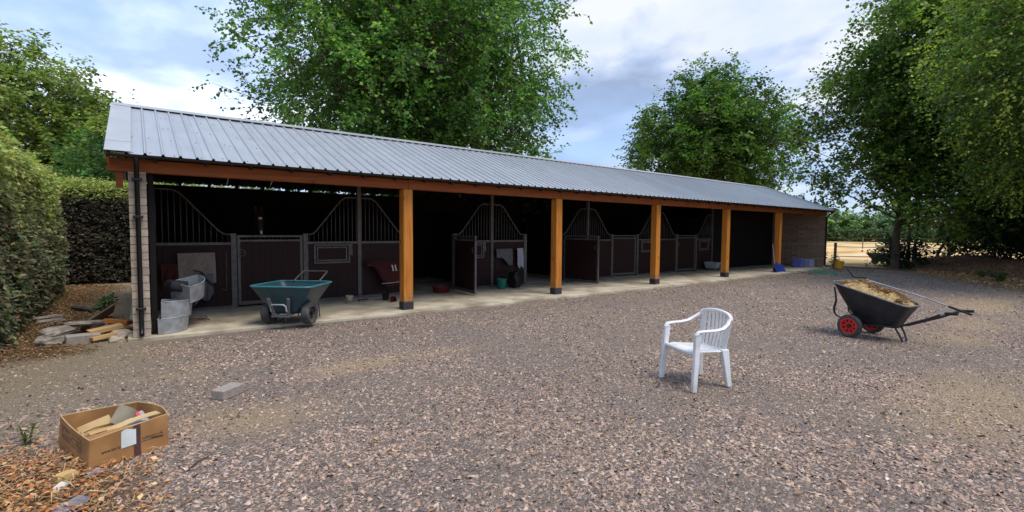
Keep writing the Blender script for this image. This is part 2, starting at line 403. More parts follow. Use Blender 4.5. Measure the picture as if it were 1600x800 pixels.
def vnoise(x, y, s=1.0, seed=0, octs=3):
    x = np.asarray(x, float); y = np.asarray(y, float); t = 0; amp = 1; tot = 0
    for o in range(octs):
        X = x / s * 2 ** o + seed * 17.3; Y = y / s * 2 ** o + seed * 7.7
        xi = np.floor(X); yi = np.floor(Y); fx = X - xi; fy = Y - yi
        fx = fx * fx * (3 - 2 * fx); fy = fy * fy * (3 - 2 * fy)
        h = lambda a, b: (np.sin(a * 127.1 + b * 311.7 + seed * 13.7) * 43758.5453) % 1.0
        v = (h(xi, yi) * (1 - fx) + h(xi + 1, yi) * fx) * (1 - fy) + (h(xi, yi + 1) * (1 - fx) + h(xi + 1, yi + 1) * fx) * fy
        t = t + v * amp; tot += amp; amp *= 0.5
    return t / tot
def sstep(a, b, x):
    t = np.clip((np.asarray(x, float) - a) / (b - a), 0, 1)
    return t * t * (3 - 2 * t)
def unit(a): return a / np.maximum(np.linalg.norm(a, axis=-1, keepdims=True), 1e-9)

# ------------------------------------------------------------------ ground
def yard_z(x, y):
    return -0.055 + 0.028 * (vnoise(x, y, 2.6, 3, 3) - 0.5)
def soil_mask(x, y):
    x = np.asarray(x, float); y = np.asarray(y, float)
    n = vnoise(x, y, 1.1, 5, 4) - 0.5
    a = sstep(0.1, 0.7, (-4.55 - x) * 0.9 + n * 1.1) * sstep(-0.75, -0.05, y + n * 0.9)         # strip between hedge and stable wall
    b = sstep(-0.25, 0.45, 1.02 - np.hypot((x + 5.35) / 1.15, (y + 4.95) / 1.1) + n * 0.6)        # litter corner beside the box
    c = sstep(21.6, 22.6, x + n * 1.6)
    td = np.abs((x - 22.0) * -0.6093 - (y + 3.9) * -0.7929)          # distance from the foot of the bank
    c = np.maximum(c, 0.85 * (1 - sstep(0.2, 2.6, td + n * 1.6)) * sstep(10, 14, x))
    return np.clip(a + b + c, 0, 1), np.clip(b, 0, 1)
def packed_mask(x, y):
    n = vnoise(x, y, 1.5, 8, 3) - 0.5
    return sstep(0.0, 1.5, (-3.1 - np.asarray(x)) * 0.8 + (np.asarray(y) + 1.6) * 0.28 + n * 1.6)
def straw_mask(x, y):
    n = vnoise(x, y, 0.9, 12, 4) - 0.5
    m = np.zeros_like(np.asarray(x, float))
    for cx, cy, rx, ry in ((1.35, -7.9, 0.9, 0.75), (2.9, -8.0, 1.2, 0.6), (7.0, -7.1, 2.8, 0.7), (12.0, -6.8, 3.6, 0.9), (-3.5, -4.2, 0.75, 0.5), (-1.9, -3.1, 1.3, .3), (-4.1, -2.4, .9, .5)):
        m = np.maximum(m, sstep(-0.5, 1.0, 0.75 - np.hypot((x - cx) / rx, (y - cy) / ry) + n * 2.1))
    return m

def ground_mat():
    m, N, L, b = new_mat('yard_surface')
    b.inputs['Roughness'].default_value = 0.95; b.inputs['Specular IOR Level'].default_value = 0.15
    t = N.new('ShaderNodeTexCoord')
    def noise(s, d=6, r=0.6):
        n = N.new('ShaderNodeTexNoise'); L.new(t.outputs['Object'], n.inputs[0]); n.inputs['Scale'].default_value = s
        n.inputs['Detail'].default_value = d; n.inputs['Roughness'].default_value = r; return n.outputs['Fac']
    def ramp(f, st):
        n = N.new('ShaderNodeValToRGB'); L.new(f, n.inputs[0]); e = n.color_ramp.elements
        while len(e) < len(st): e.new(0.5)
        for q, (p, c) in zip(e, st): q.position = p; q.color = (*c, 1)
        return n.outputs[0]
    def mix(f, a, c):
        n = N.new('ShaderNodeMix'); n.data_type = 'RGBA'
        if isinstance(f, float): n.inputs[0].default_value = f
        else: L.new(f, n.inputs[0])
        L.new(a, n.inputs[6]); L.new(c, n.inputs[7]); return n.outputs[2]
    def attr(nm):
        n = N.new('ShaderNodeAttribute'); n.attribute_name = nm; return n.outputs['Fac']
    v = N.new('ShaderNodeTexVoronoi'); L.new(t.outputs['Object'], v.inputs[0]); v.inputs['Scale'].default_value = 46
    v.inputs['Randomness'].default_value = 1.0
    sepc = N.new('ShaderNodeSeparateColor'); L.new(v.outputs['Color'], sepc.inputs[0])
    stones = ramp(sepc.outputs[0], [(0.0, (0.13, 0.103, 0.093)), (0.35, (0.295, 0.238, 0.212)), (0.6, (0.37, 0.30, 0.26)), (0.85, (0.44, 0.355, 0.295)), (1.0, (0.55, 0.47, 0.40))])
    grit = ramp(noise(60, 8, 0.75), [(0.3, (0.20, 0.16, 0.145)), (0.7, (0.46, 0.38, 0.325))])
    base = mix(0.4, stones, grit)
    dust = ramp(noise(9, 8, 0.7), [(0.3, (0.33, 0.255, 0.20)), (0.7, (0.47, 0.375, 0.295))])
    pm = ramp(noise(0.55, 6, 0.65), [(0.42, (0, 0, 0)), (0.62, (1, 1, 1))])
    pf = N.new('ShaderNodeMath'); pf.operation = 'MULTIPLY'; L.new(pm, pf.inputs[0]); pf.inputs[1].default_value = 0.5
    base = mix(pf.outputs[0], base, dust)
    packed = ramp(noise(26, 8, 0.75), [(0.25, (0.30, 0.235, 0.16)), (0.75, (0.56, 0.465, 0.325))])
    base = mix(attr('packed'), base, packed)
    soil = ramp(noise(22, 9, 0.75), [(0.2, (0.07, 0.042, 0.026)), (0.5, (0.19, 0.115, 0.06)), (0.8, (0.33, 0.20, 0.10))])
    base = mix(attr('soil'), base, soil)
    strawc = ramp(noise(45, 8, 0.8), [(0.3, (0.46, 0.33, 0.20)), (0.7, (0.74, 0.56, 0.36))])
    sf = N.new('ShaderNodeMath'); sf.operation = 'MULTIPLY'; L.new(attr('straw'), sf.inputs[0]); sf.inputs[1].default_value = 0.8
    base = mix(sf.outputs[0], base, strawc)
    L.new(base, b.inputs['Base Color'])
    ad = N.new('ShaderNodeMath'); ad.operation = 'MULTIPLY_ADD'; L.new(v.outputs['Distance'], ad.inputs[0]); ad.inputs[1].default_value = -0.8; L.new(noise(40, 8, 0.75), ad.inputs[2])
    bp = N.new('ShaderNodeBump'); bp.inputs['Strength'].default_value = 1.0; bp.inputs['Distance'].default_value = 0.05
    L.new(ad.outputs[0], bp.inputs['Height']); L.new(bp.outputs[0], b.inputs['Normal'])
    return m
def grid(x0, x1, y0, y1, st):
    nx = int((x1 - x0) / st) + 1; ny = int((y1 - y0) / st) + 1
    X, Y = np.meshgrid(np.linspace(x0, x1, nx), np.linspace(y0, y1, ny))
    i = np.arange((ny - 1) * nx).reshape(ny - 1, nx)[:, :-1].ravel()
    F = np.stack([i, i + 1, i + 1 + nx, i + nx], 1)
    return X.ravel(), Y.ravel(), F
X, Y, F = grid(-11, 23.5, -17, 12, 0.19)
so, _ = soil_mask(X, Y)
so = np.maximum(so, sstep(-5.6, -6.2, X))
yard = np_mesh('gravel_yard', np.stack([X, Y, yard_z(X, Y)], 1), F, ground_mat(), smooth=True,
               attrs={'soil': so, 'packed': packed_mask(X, Y) * 0.85, 'straw': straw_mask(X, Y)})
structure(yard)

def field_mat():
    m, N, L, b = new_mat('dry_pasture')
    b.inputs['Roughness'].default_value = 1.0; b.inputs['Specular IOR Level'].default_value = 0.1
    t = N.new('ShaderNodeTexCoord')
    cs = []
    for s, st in ((0.35, (0.7, 1, 1)), (6, (1, 1, 1))):
        mp_ = N.new('ShaderNodeMapping'); L.new(t.outputs['Object'], mp_.inputs[0]); mp_.inputs['Scale'].default_value = st
        n = N.new('ShaderNodeTexNoise'); L.new(mp_.outputs[0], n.inputs[0]); n.inputs['Scale'].default_value = s; n.inputs['Detail'].default_value = 8
        cs.append(n.outputs['Fac'])
    r = N.new('ShaderNodeValToRGB'); L.new(cs[0], r.inputs[0])
    for q, (p, c) in zip([r.color_ramp.elements[0], r.color_ramp.elements[1], r.color_ramp.elements.new(0.48)], [(0.3, (0.40, 0.26, 0.12)), (0.75, (0.86, 0.60, 0.29)), (0.48, (0.76, 0.51, 0.22))]): q.position = p; q.color = (*c, 1)
    mx = N.new('ShaderNodeMix'); mx.data_type = 'RGBA'; mx.blend_type = 'MULTIPLY'; mx.inputs[0].default_value = 0.5
    r2 = N.new('ShaderNodeValToRGB'); L.new(cs[1], r2.inputs[0]); r2.color_ramp.elements[0].position = 0.3; r2.color_ramp.elements[0].color = (0.6, 0.58, 0.5, 1)
    r2.color_ramp.elements[1].position = 0.7
    L.new(r.outputs[0], mx.inputs[6]); L.new(r2.outputs[0], mx.inputs[7]); L.new(mx.outputs[2], b.inputs['Base Color'])
    return m
fm = field_mat()
X, Y, F = grid(-400, 800, -500, 700, 24)
structure(np_mesh('field', np.stack([X, Y, np.full_like(X, -0.13)], 1), F, fm))
# rising ground far beyond the pasture
X, Y, F = grid(170, 420, -120, 220, 10)
structure(np_mesh('hill', np.stack([X, Y, -1 + 13 * sstep(170, 330, X) * (0.6 + 0.5 * vnoise(X, Y, 90, 4, 2))], 1), F, fm, smooth=True))

# mound of leaf litter on the right, under the trees
def bank_z(x, y):
    p = np.stack([np.asarray(x, float), np.asarray(y, float)], -1)
    a = np.array([27.5, -3.6]); b_ = np.array([20.6, -12.5]); d = (b_ - a) / np.linalg.norm(b_ - a)
    q = p - a; u = np.clip(q @ d, 0, 14); dist = np.linalg.norm(q - u[..., None] * d, axis=-1)
    n = vnoise(x, y, 1.6, 21, 4) - 0.5
    return -0.19 + 0.85 * (1 - sstep(0.3, 3.6, dist + n * 0.9)) * (0.85 + 0.4 * n)
bm = pbr('bank_soil', (0.24, 0.135, 0.085), (0.13, 0.075, 0.05), scale=9, rough=1.0, bump=0.8, bscale=25, c3=(0.30, 0.18, 0.10), s3=1.6)
X, Y, F = grid(15, 32, -18, 1.5, 0.2)
structure(np_mesh('earth_bank', np.stack([X, Y, bank_z(X, Y)], 1), F, bm, smooth=True))

# ------------------------------------------------------------------ loose gravel chips lying on the yard
def chips(n, seed):
    g = np.random.default_rng(seed)
    d0, d1, dk = 1.9, 24.0, 4.2
    # density even out to dk metres, then thinning with the square of the distance
    a1 = (dk * dk - d0 * d0) / 2; a2 = dk * dk * math.log(d1 / dk)
    near = g.random(n) < a1 / (a1 + a2)
    u = g.random(n)
    d = np.where(near, np.sqrt(d0 * d0 + u * (dk * dk - d0 * d0)), dk * (d1 / dk) ** u)
    l = (g.random(n) * 2 - 1) * (1.36 * d + 0.6)
    P = np.array([CAM.x, CAM.y]) + d[:, None] * FW + l[:, None] * RT
    x, y = P[:, 0], P[:, 1]
    so, _ = soil_mask(x, y)
    keep = ~((y > -0.36) & (x > -4.5) & (x < 21.0)) & (x > -5.7) & (x < 22.5)
    dens = 1 - 0.93 * so
    dens *= 1 - 0.80 * packed_mask(x, y)
    dens *= 0.42 + 0.75 * sstep(0.38, 0.60, vnoise(x, y, 1.1, 31, 5))
    dens *= 1 - 0.62 * straw_mask(x, y)
    keep &= g.random(n) < dens
    keep &= bank_z(x, y) < yard_z(x, y)
    x, y, d = x[keep], y[keep], d[keep]
    n = len(x)
    s = (0.0042 + 0.0125 * g.random(n) ** 2.8) * np.maximum(1, d / 7.0) ** 0.5
    base = np.array([[1, 0, -.25], [0.1, 1, -.25], [-1, 0.1, -.25], [0, -1, -.25], [0.0, 0.0, 1.1]], float)
    V = np.repeat(base[None], n, 0) + g.normal(0, 0.27, (n, 5, 3))
    V[:, 4, :2] += g.uniform(-.55, .55, (n, 2))
    V[:, :, 0] *= (0.9 + 1.2 * g.random(n))[:, None]; V[:, :, 2] *= (0.22 + 0.30 * g.random(n))[:, None]
    V *= s[:, None, None]
    th = g.random(n) * 6.283; c, si = np.cos(th)[:, None], np.sin(th)[:, None]
    tl = g.normal(0, 0.42, n)[:, None]
    xx = V[:, :, 0].copy(); zz = V[:, :, 2].copy()
    V[:, :, 0] = xx * np.cos(tl) - zz * np.sin(tl); V[:, :, 2] = xx * np.sin(tl) + zz * np.cos(tl)
    xx = V[:, :, 0] * c - V[:, :, 1] * si; yy = V[:, :, 0] * si + V[:, :, 1] * c
    V[:, :, 0] = xx + x[:, None]; V[:, :, 1] = yy + y[:, None]
    V[:, :, 2] += (yard_z(x, y) + s * 0.10)[:, None]
    f = np.array([[0, 1, 4], [1, 2, 4], [2, 3, 4], [3, 0, 4]])
    F = (np.arange(n) * 5)[:, None, None] + f[None]
    pal = 1.27 * np.array([(.26, .205, .185), (.20, .155, .15), (.34, .272, .235), (.09, .072, .068), (.41, .345, .30), (.34, .25, .18), (.32, .225, .19), (.22, .195, .20), (.33, .215, .14), (.50, .45, .40)])
    k = g.choice(10, n, p=[.20, .18, .13, .16, .05, .10, .11, .04, .025, .005])
    t = pal[k] * np.array([1.07, .985, .90]) * (0.8 + 0.35 * g.random(n))[:, None] * (0.82 + 0.36 * vnoise(x, y, 1.7, 33, 3))[:, None]
    wm = packed_mask(x, y)[:, None] * 0.6
    t = t * (1 - wm) + wm * t * np.array([1.08, 1.0, 0.82])
    o = np_mesh('gravel', V.reshape(-1, 3), F.reshape(-1, 3), MT['chip'], np.repeat(t, 4, 0))
    return tag(o, 'loose grey and purple stone chips covering the yard', None, kind='stuff')
chips(490000, 5)

# ------------------------------------------------------------------ flat litter: dead leaves and straw
def leaf_faces(P, A, B, Ln, W, curl=0.0, g=rng):
    n = len(P)
    N_ = np.cross(A, B)
    p1 = P + A * (Ln * 0.45)[:, None] + B * W[:, None] + N_ * (curl * Ln)[:, None]
    p3 = P + A * (Ln * 0.45)[:, None] - B * W[:, None] + N_ * (curl * Ln)[:, None]
    p2 = P + A * Ln[:, None]
    V = np.stack([P, p1, p2, p3], 1).reshape(-1, 3)
    F = (np.arange(n) * 4)[:, None] + np.arange(4)[None]
    return V, F
def scatter_litter(name, label, x, y, zf, pal, L0, L1, wr, lift, seed, mat='litter', tilt=0.3):
    g = np.random.default_rng(seed); n = len(x)
    th = g.random(n) * 6.283
    A = np.stack([np.cos(th), np.sin(th), g.normal(0, tilt, n)], 1); A = unit(A)
    B = unit(np.cross(np.array([0, 0, 1.0]), A) + g.normal(0, tilt, (n, 3)) * 0.5)
    Ln = L0 + (L1 - L0) * g.random(n) ** 1.5
    z = zf(x, y) + 0.006 + lift * g.random(n) ** 2 + np.abs(A[:, 2]) * Ln * 0.3
    V, F = leaf_faces(np.stack([x, y, z], 1), A, B, Ln, Ln * wr * (0.6 + 0.8 * g.random(n)), g.normal(0.1, 0.12, n))
    pal = np.array(pal); t = pal[g.integers(0, len(pal), n)] * (0.65 + 0.6 * g.random(n))[:, None]
    o = np_mesh(name, V, F, MT[mat], t)
    return tag(o, label, None, kind='stuff')
BROWN = [(.54, .23, .085), (.60, .31, .12), (.34, .16, .075), (.64, .43, .23), (.46, .165, .06), (.27, .145, .08), (.58, .34, .21)]
STRAW = [(.55, .41, .20), (.48, .34, .15), (.62, .50, .28), (.38, .27, .13)]
g = np.random.default_rng(77)
def pick(n, x0, x1, y0, y1, fn):
    x = x0 + (x1 - x0) * g.random(n); y = y0 + (y1 - y0) * g.random(n)
    k = g.random(n) < fn(x, y); return x[k], y[k]
x, y = pick(26000, -7.0, -4.0, -6.4, -3.4, lambda x, y: soil_mask(x, y)[1])
scatter_litter('leaf_litter', 'rust brown dead leaves and twigs heaped beside the cardboard box', x, y, yard_z, BROWN, 0.015, 0.055, 0.26, 0.03, 1)
x, y = pick(9000, -7.0, -3.9, -6.4, -3.4, lambda x, y: soil_mask(x, y)[1])
scatter_litter('dry_stalks', 'thin orange and straw coloured stalks among the dead leaves', x, y, yard_z, BROWN[:4] + STRAW, 0.05, 0.16, 0.022, 0.04, 2, 'straw', 0.2)
x, y = pick(2600, -5.7, -4.5, -5.3, -3.6, lambda x, y: soil_mask(x, y)[1] * sstep(.5, .62, vnoise(x, y, .35, 83, 2)))
scatter_litter('grass_blades', 'olive green grass blades growing through the dead leaves by the box', x, y, yard_z, [(.13, .14, .05), (.19, .19, .08), (.10, .12, .04)], 0.03, 0.09, 0.035, 0.035, 9, 'straw', .5)
x, y = pick(26000, -6.4, -4.4, -0.8, 9.5, lambda x, y: soil_mask(x, y)[0] * (0.25 + 0.7 * vnoise(x, y, 0.7, 9)))
scatter_litter('leaf_litter', 'brown leaf litter on the soil strip below the hedge', x, y, yard_z, [(.25, .14, .065), (.33, .22, .11), (.18, .10, .055), (.38, .24, .11)], 0.02, 0.06, 0.3, 0.02, 3)
x, y = pick(9000, -4.5, 21, -9.5, -0.4, lambda x, y: 0.05 + 0.6 * vnoise(x, y, 1.2, 14) ** 3 + 0.55 * sstep(4, 10, x) * sstep(-3.6, -6, y + .08 * x) * vnoise(x, y, .9, 19))
scatter_litter('leaf_litter', 'scattered tan leaves blown over the gravel', x, y, yard_z, [(.36, .22, .11), (.30, .19, .11), (.44, .31, .17), (.24, .15, .09), (.46, .28, .12)] + STRAW, 0.02, 0.06, 0.3, 0.012, 4)
x, y = pick(60000, -5, 17, -9.2, -1.2, lambda x, y: straw_mask(x, y) * 0.42)
scatter_litter('spilt_straw', 'pale spilt straw trodden into the gravel', x, y, yard_z, STRAW, 0.02, 0.075, 0.05, 0.012, 5, 'straw', 0.15)
x, y = pick(30000, 15.2, 31, -15, 0.5, lambda x, y: (bank_z(x, y) > -0.12) * (0.3 + 0.7 * vnoise(x, y, 1.0, 15)))
scatter_litter('leaf_litter', 'brown fallen leaves covering the bank below the right hand trees', x, y, lambda a, b: np.maximum(bank_z(a, b), yard_z(a, b)), [(.46, .24, .12), (.34, .18, .10), (.58, .36, .18), (.26, .14, .09)], 0.05, 0.13, 0.32, 0.03, 6)
x, y = pick(9000, 12.5, 24, -12, -2.5, lambda x, y: (bank_z(x, y) > -0.19) * (bank_z(x, y) < 0.05) * (0.2 + 0.8 * vnoise(x, y, 1.3, 18)))
scatter_litter('leaf_litter', 'golden brown leaves along the foot of the bank', x, y, lambda a, b: np.maximum(bank_z(a, b), yard_z(a, b)), [(.68, .42, .17), (.56, .33, .14), (.44, .26, .13)], 0.05, 0.12, 0.32, 0.02, 7)

def toe(x, y):
    a = np.array([22.0, -3.9]); b_ = np.array([12.5, -11.2]); d = (b_ - a) / np.linalg.norm(b_ - a); nn = np.array([d[1], -d[0]])
    q = np.stack([x, y], -1) - a; return np.abs(q @ nn)
x, y = pick(60000, 11, 23, -12, -3, lambda x, y: (1 - sstep(0.2, 1.7, toe(x, y))) * (0.1 + 0.9 * vnoise(x, y, 1.0, 24, 3)))
scatter_litter('leaf_litter', 'golden fallen leaves in a broad band where gravel meets the bank', x, y, lambda a, b: np.maximum(bank_z(a, b), yard_z(a, b)), [(.62, .38, .16), (.50, .29, .13), (.40, .24, .12), (.70, .50, .25)], 0.04, 0.10, 0.32, 0.02, 8)

# ------------------------------------------------------------------ stable building (X runs along its front, Y into it)
XL, XR, DEP = -4.42, 20.80, 5.76
BAY = 4.0753
EAVE_Y, EAVE_Z, RIDGE_Y, RIDGE_Z = -0.30, 2.600, 2.86, 3.855
SL = (RIDGE_Z - EAVE_Z) / (RIDGE_Y - EAVE_Y)
def under(y): return RIDGE_Z - abs(y - RIDGE_Y) * SL           # underside of the sheets
stable = thing('stable_building', 'long open fronted timber stable with grey corrugated roof and orange posts', 'stable')

# concrete slab
pts = [(XL - 0.06, -0.04)] + [(x, -0.08 - 0.26 * sstep(-4.4, 3, x) - 0.05 * vnoise(x, 0, 1.4, 3)) for x in np.arange(-4.3, 20.8, 0.45)] + [(XR + 0.08, -0.30), (XR + 0.08, DEP + 0.05), (XL - 0.06, DEP + 0.05)]
mb = MB(); n = len(pts)
mb.v = [Vector((a, b, -0.16)) for a, b in pts] + [Vector((a, b, 0.0)) for a, b in pts]
mb.f = [tuple(range(n - 1, -1, -1)), tuple(range(n, 2 * n))] + [(i, (i + 1) % n, n + (i + 1) % n, n + i) for i in range(n)]
structure(mb.build('concrete_slab', MT['concrete'], bevel=0.008), None)

# walls of blocks
def block_mesh(l, w, h):
    return MB().box(-l / 2, l / 2, -w / 2, w / 2, -h / 2, h / 2).mesh('brick', mat=MT['block'])
CH = 0.1125
bl_long = block_mesh(0.205, 0.43, 0.1005)      # stretcher along Y
bl_head = block_mesh(0.205, 0.205, 0.1005)
def block_wall(name, x0, nvis, bm_='block'):
    cx = x0 + 0.11
    core = MB()
    ncs = 22
    top = 22 * CH
    # mortar core, its gable following the roof
    prof = [(0.008, 0), (DEP - 0.008, 0), (DEP - 0.008, under(DEP) - 0.02), (RIDGE_Y, RIDGE_Z - 0.06), (0.008, 2.46)]
    k = len(prof)
    core.v = [Vector((cx - 0.098, a, b)) for a, b in prof] + [Vector((cx + 0.098, a, b)) for a, b in prof]
    core.f = [tuple(range(k)), tuple(range(2 * k - 1, k - 1, -1))] + [(i, k + i, k + (i + 1) % k, (i + 1) % k) for i in range(k)]
    w = core.build(name, MT['mortar'], stable)
    rest = MB()
    for c in range(32):
        z = c * CH + CH / 2
        y = 0.0
        lst = []
        if c % 2 == 0:
            lst.append((0.1025, bl_head, 0.205)); y = 0.217
        j = 0
        while y < DEP - 0.1:
            L_ = min(0.43, DEP - y)
            lst.append((y + L_ / 2, bl_long, L_)); y += 0.442
        for j, (yc, me, L_) in enumerate(lst):
            if z + 0.05 > min(under(yc - L_ / 2), under(yc + L_ / 2)) - 0.03: continue
            if j < nvis and c < 22:
                o = link('brick', me, w, loc=(cx + random.uniform(-.0015, .0015), yc + random.uniform(-.0015, .0015), z), scale=(1, L_ / (0.43 if me is bl_long else 0.205), 1))
                o.rotation_euler = (random.gauss(0, .004), 0, random.gauss(0, .004))
            else:
                rest.box(cx - 0.1025, cx + 0.1025, yc - L_ / 2, yc + L_ / 2, z - 0.05, z + 0.05)
    o = rest.build('brick', MT[bm_], w); o['kind'] = 'stuff'
    return w
block_wall('wall', XL, 5)
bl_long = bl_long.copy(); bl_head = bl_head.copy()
for me in (bl_long, bl_head): me.materials[0] = MT['block_shaded']
block_wall('wall', XR - 0.22, 7, 'block_shaded')
# back wall of dark boards, one board at a time for the height, over the full length
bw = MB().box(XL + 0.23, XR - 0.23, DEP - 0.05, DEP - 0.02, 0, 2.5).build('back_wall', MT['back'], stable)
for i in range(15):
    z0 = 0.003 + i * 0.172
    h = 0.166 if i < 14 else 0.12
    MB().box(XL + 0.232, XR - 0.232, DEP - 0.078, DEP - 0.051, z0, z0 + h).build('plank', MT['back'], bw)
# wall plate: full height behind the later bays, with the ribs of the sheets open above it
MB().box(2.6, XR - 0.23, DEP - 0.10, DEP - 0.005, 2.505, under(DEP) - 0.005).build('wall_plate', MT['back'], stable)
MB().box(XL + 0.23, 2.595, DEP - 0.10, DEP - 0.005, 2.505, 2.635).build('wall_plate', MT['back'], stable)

# posts with steel shoes
for k in range(5):
    x1 = k * BAY
    p = MB().box(-0.1, 0.1, -0.1, 0.1, 0.155, 2.385).build('post', MT['post'], stable, bevel=0.008, loc=(x1 - 0.1, 0.1, 0))
    MB().box(-0.109, 0.109, -0.109, 0.109, 0.002, 0.152).build('post_shoe', MT['shoe'], p, bevel=0.006)
# front beam in lengths, joined over the posts
cuts = [-4.64, -0.1, BAY * 1 - .1, BAY * 2 - .1, BAY * 3 - .1, BAY * 4 - .1, 20.84]
for a, b in zip(cuts[:-1], cuts[1:]):
    MB().box(a - (a + b) / 2 + 0.002, b - (a + b) / 2 - 0.002, -0.01, 0.15, 2.388, 2.572).build('front_beam', MT['beam'], stable, bevel=0.006, loc=((a + b) / 2, 0, 0))
# rafters and purlins
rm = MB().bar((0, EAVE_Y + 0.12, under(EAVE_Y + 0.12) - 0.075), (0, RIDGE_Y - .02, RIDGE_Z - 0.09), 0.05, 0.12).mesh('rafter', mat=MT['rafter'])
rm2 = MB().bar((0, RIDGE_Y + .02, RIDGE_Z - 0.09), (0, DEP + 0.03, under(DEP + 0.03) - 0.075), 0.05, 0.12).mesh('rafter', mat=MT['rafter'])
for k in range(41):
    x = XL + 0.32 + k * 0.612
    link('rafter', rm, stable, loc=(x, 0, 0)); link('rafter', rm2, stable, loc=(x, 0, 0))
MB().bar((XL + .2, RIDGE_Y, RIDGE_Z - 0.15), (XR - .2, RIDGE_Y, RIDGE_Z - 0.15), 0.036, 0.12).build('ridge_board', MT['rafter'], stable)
# barge boards at the gables
for xx in (XL - 0.20, XR + 0.165):
    MB().bar((xx, EAVE_Y + 0.06, under(EAVE_Y + 0.06) - 0.085), (xx, RIDGE_Y, RIDGE_Z - 0.085), 0.03, 0.15).build('barge_board', MT['beam'], stable)
    MB().bar((xx, RIDGE_Y + .006, RIDGE_Z - 0.087), (xx, DEP + 0.03, under(DEP + .03) - 0.087), 0.03, 0.15).build('barge_board', MT['beam'], stable)
MB().box(XL - 0.13, XL - 0.05, 0.05, 0.10, 2.16, 2.385).build('soffit_bracket', MT['beam'], stable)

# roof: box profile sheets, front and back slope
RP = 0.205
def sheet_mesh(nr, name):
    prof = []
    for i in range(nr):
        o = i * RP
        prof += [(o, 0), (o + 0.072, 0), (o + 0.084, 0.004), (o + 0.094, 0.029), (o + 0.114, 0.029), (o + 0.124, 0.004), (o + 0.136, 0)]
    prof.append((nr * RP - 0.002, 0))
    m = MB(); n = len(prof)
    ys = (0.0, 1.0)
    L_ = math.hypot(RIDGE_Y - EAVE_Y, RIDGE_Z - EAVE_Z)
    for y in (0, L_ * 0.5, L_ - 0.02):
        m.v += [Vector((a, y, b)) for a, b in prof]
    for y in (0, L_ * 0.5, L_ - 0.02):
        m.v += [Vector((a, y, b - 0.003)) for a, b in prof]
    for r in range(2):
        for i in range(n - 1):
            m.f.append((r * n + i, r * n + i + 1, (r + 1) * n + i + 1, (r + 1) * n + i))
            q = 3 * n
            m.f.append((q + r * n + i + 1, q + r * n + i, q + (r + 1) * n + i, q + (r + 1) * n + i + 1))
    for i in range(n - 1):
        m.f.append((3 * n + i, 3 * n + i + 1, i + 1, i))
    me = m.mesh(name, mat=MT['roof']); me.materials.append(MT['fleece'])
    for i in range(2 * (n - 1)):
        me.polygons[2 * i + 1].material_index = 1
    return me
sm = sheet_mesh(5, 'roof_sheet')
roof = MB().bar((XL - .2, RIDGE_Y, RIDGE_Z - 0.01), (XR + .2, RIDGE_Y, RIDGE_Z - 0.01), 0.03, 0.012).build('roof', MT['flash'], stable)
RX0, NS = XL - 0.10, 25
BACK_Y = 5.80          # the back slope stops just past the wall
ang = math.atan(SL)
RSC = (XR + 0.16 - RX0) / (NS * 5 * RP)
for k in range(NS):
    x = RX0 + k * 5 * RP * RSC
    dz = random.uniform(0, 0.0015)
    link('roof_sheet', sm, roof, loc=(x, EAVE_Y, EAVE_Z + 0.004 + dz), rot=(ang + random.gauss(0, 0.0006), 0, random.gauss(0, 0.0004)), scale=(RSC, 1, 1))
    link('roof_sheet', sm, roof, loc=(x + 5 * RP * RSC, BACK_Y, under(BACK_Y) + 0.004 + dz), rot=(ang, 0, math.pi), scale=(RSC, (BACK_Y - RIDGE_Y) / (RIDGE_Y - EAVE_Y), 1))
# screws
scr = MB()
dvec = Vector((0, math.cos(ang), math.sin(ang))); nv = Vector((0, -math.sin(ang), math.cos(ang)))
for i in range(NS * 5):
    for s in (0.10, 1.0, 1.75, 2.6):
        if (i * 7 + int(s * 10)) % 3 == 0: continue
        c = Vector((RX0 + (i * RP + random.choice((0.035, 0.165))) * RSC, EAVE_Y, EAVE_Z + 0.006)) + dvec * (s + random.uniform(-.05, .05))
        ring = [c + (Vector((1, 0, 0)) * math.cos(t) + dvec * math.sin(t)) * 0.0085 for t in (k * math.pi / 3 for k in range(6))]
        scr.loft([ring, [p + nv * 0.007 for p in ring]])
o = scr.build('roof_screws', MT['screw'], roof); o['kind'] = 'stuff'
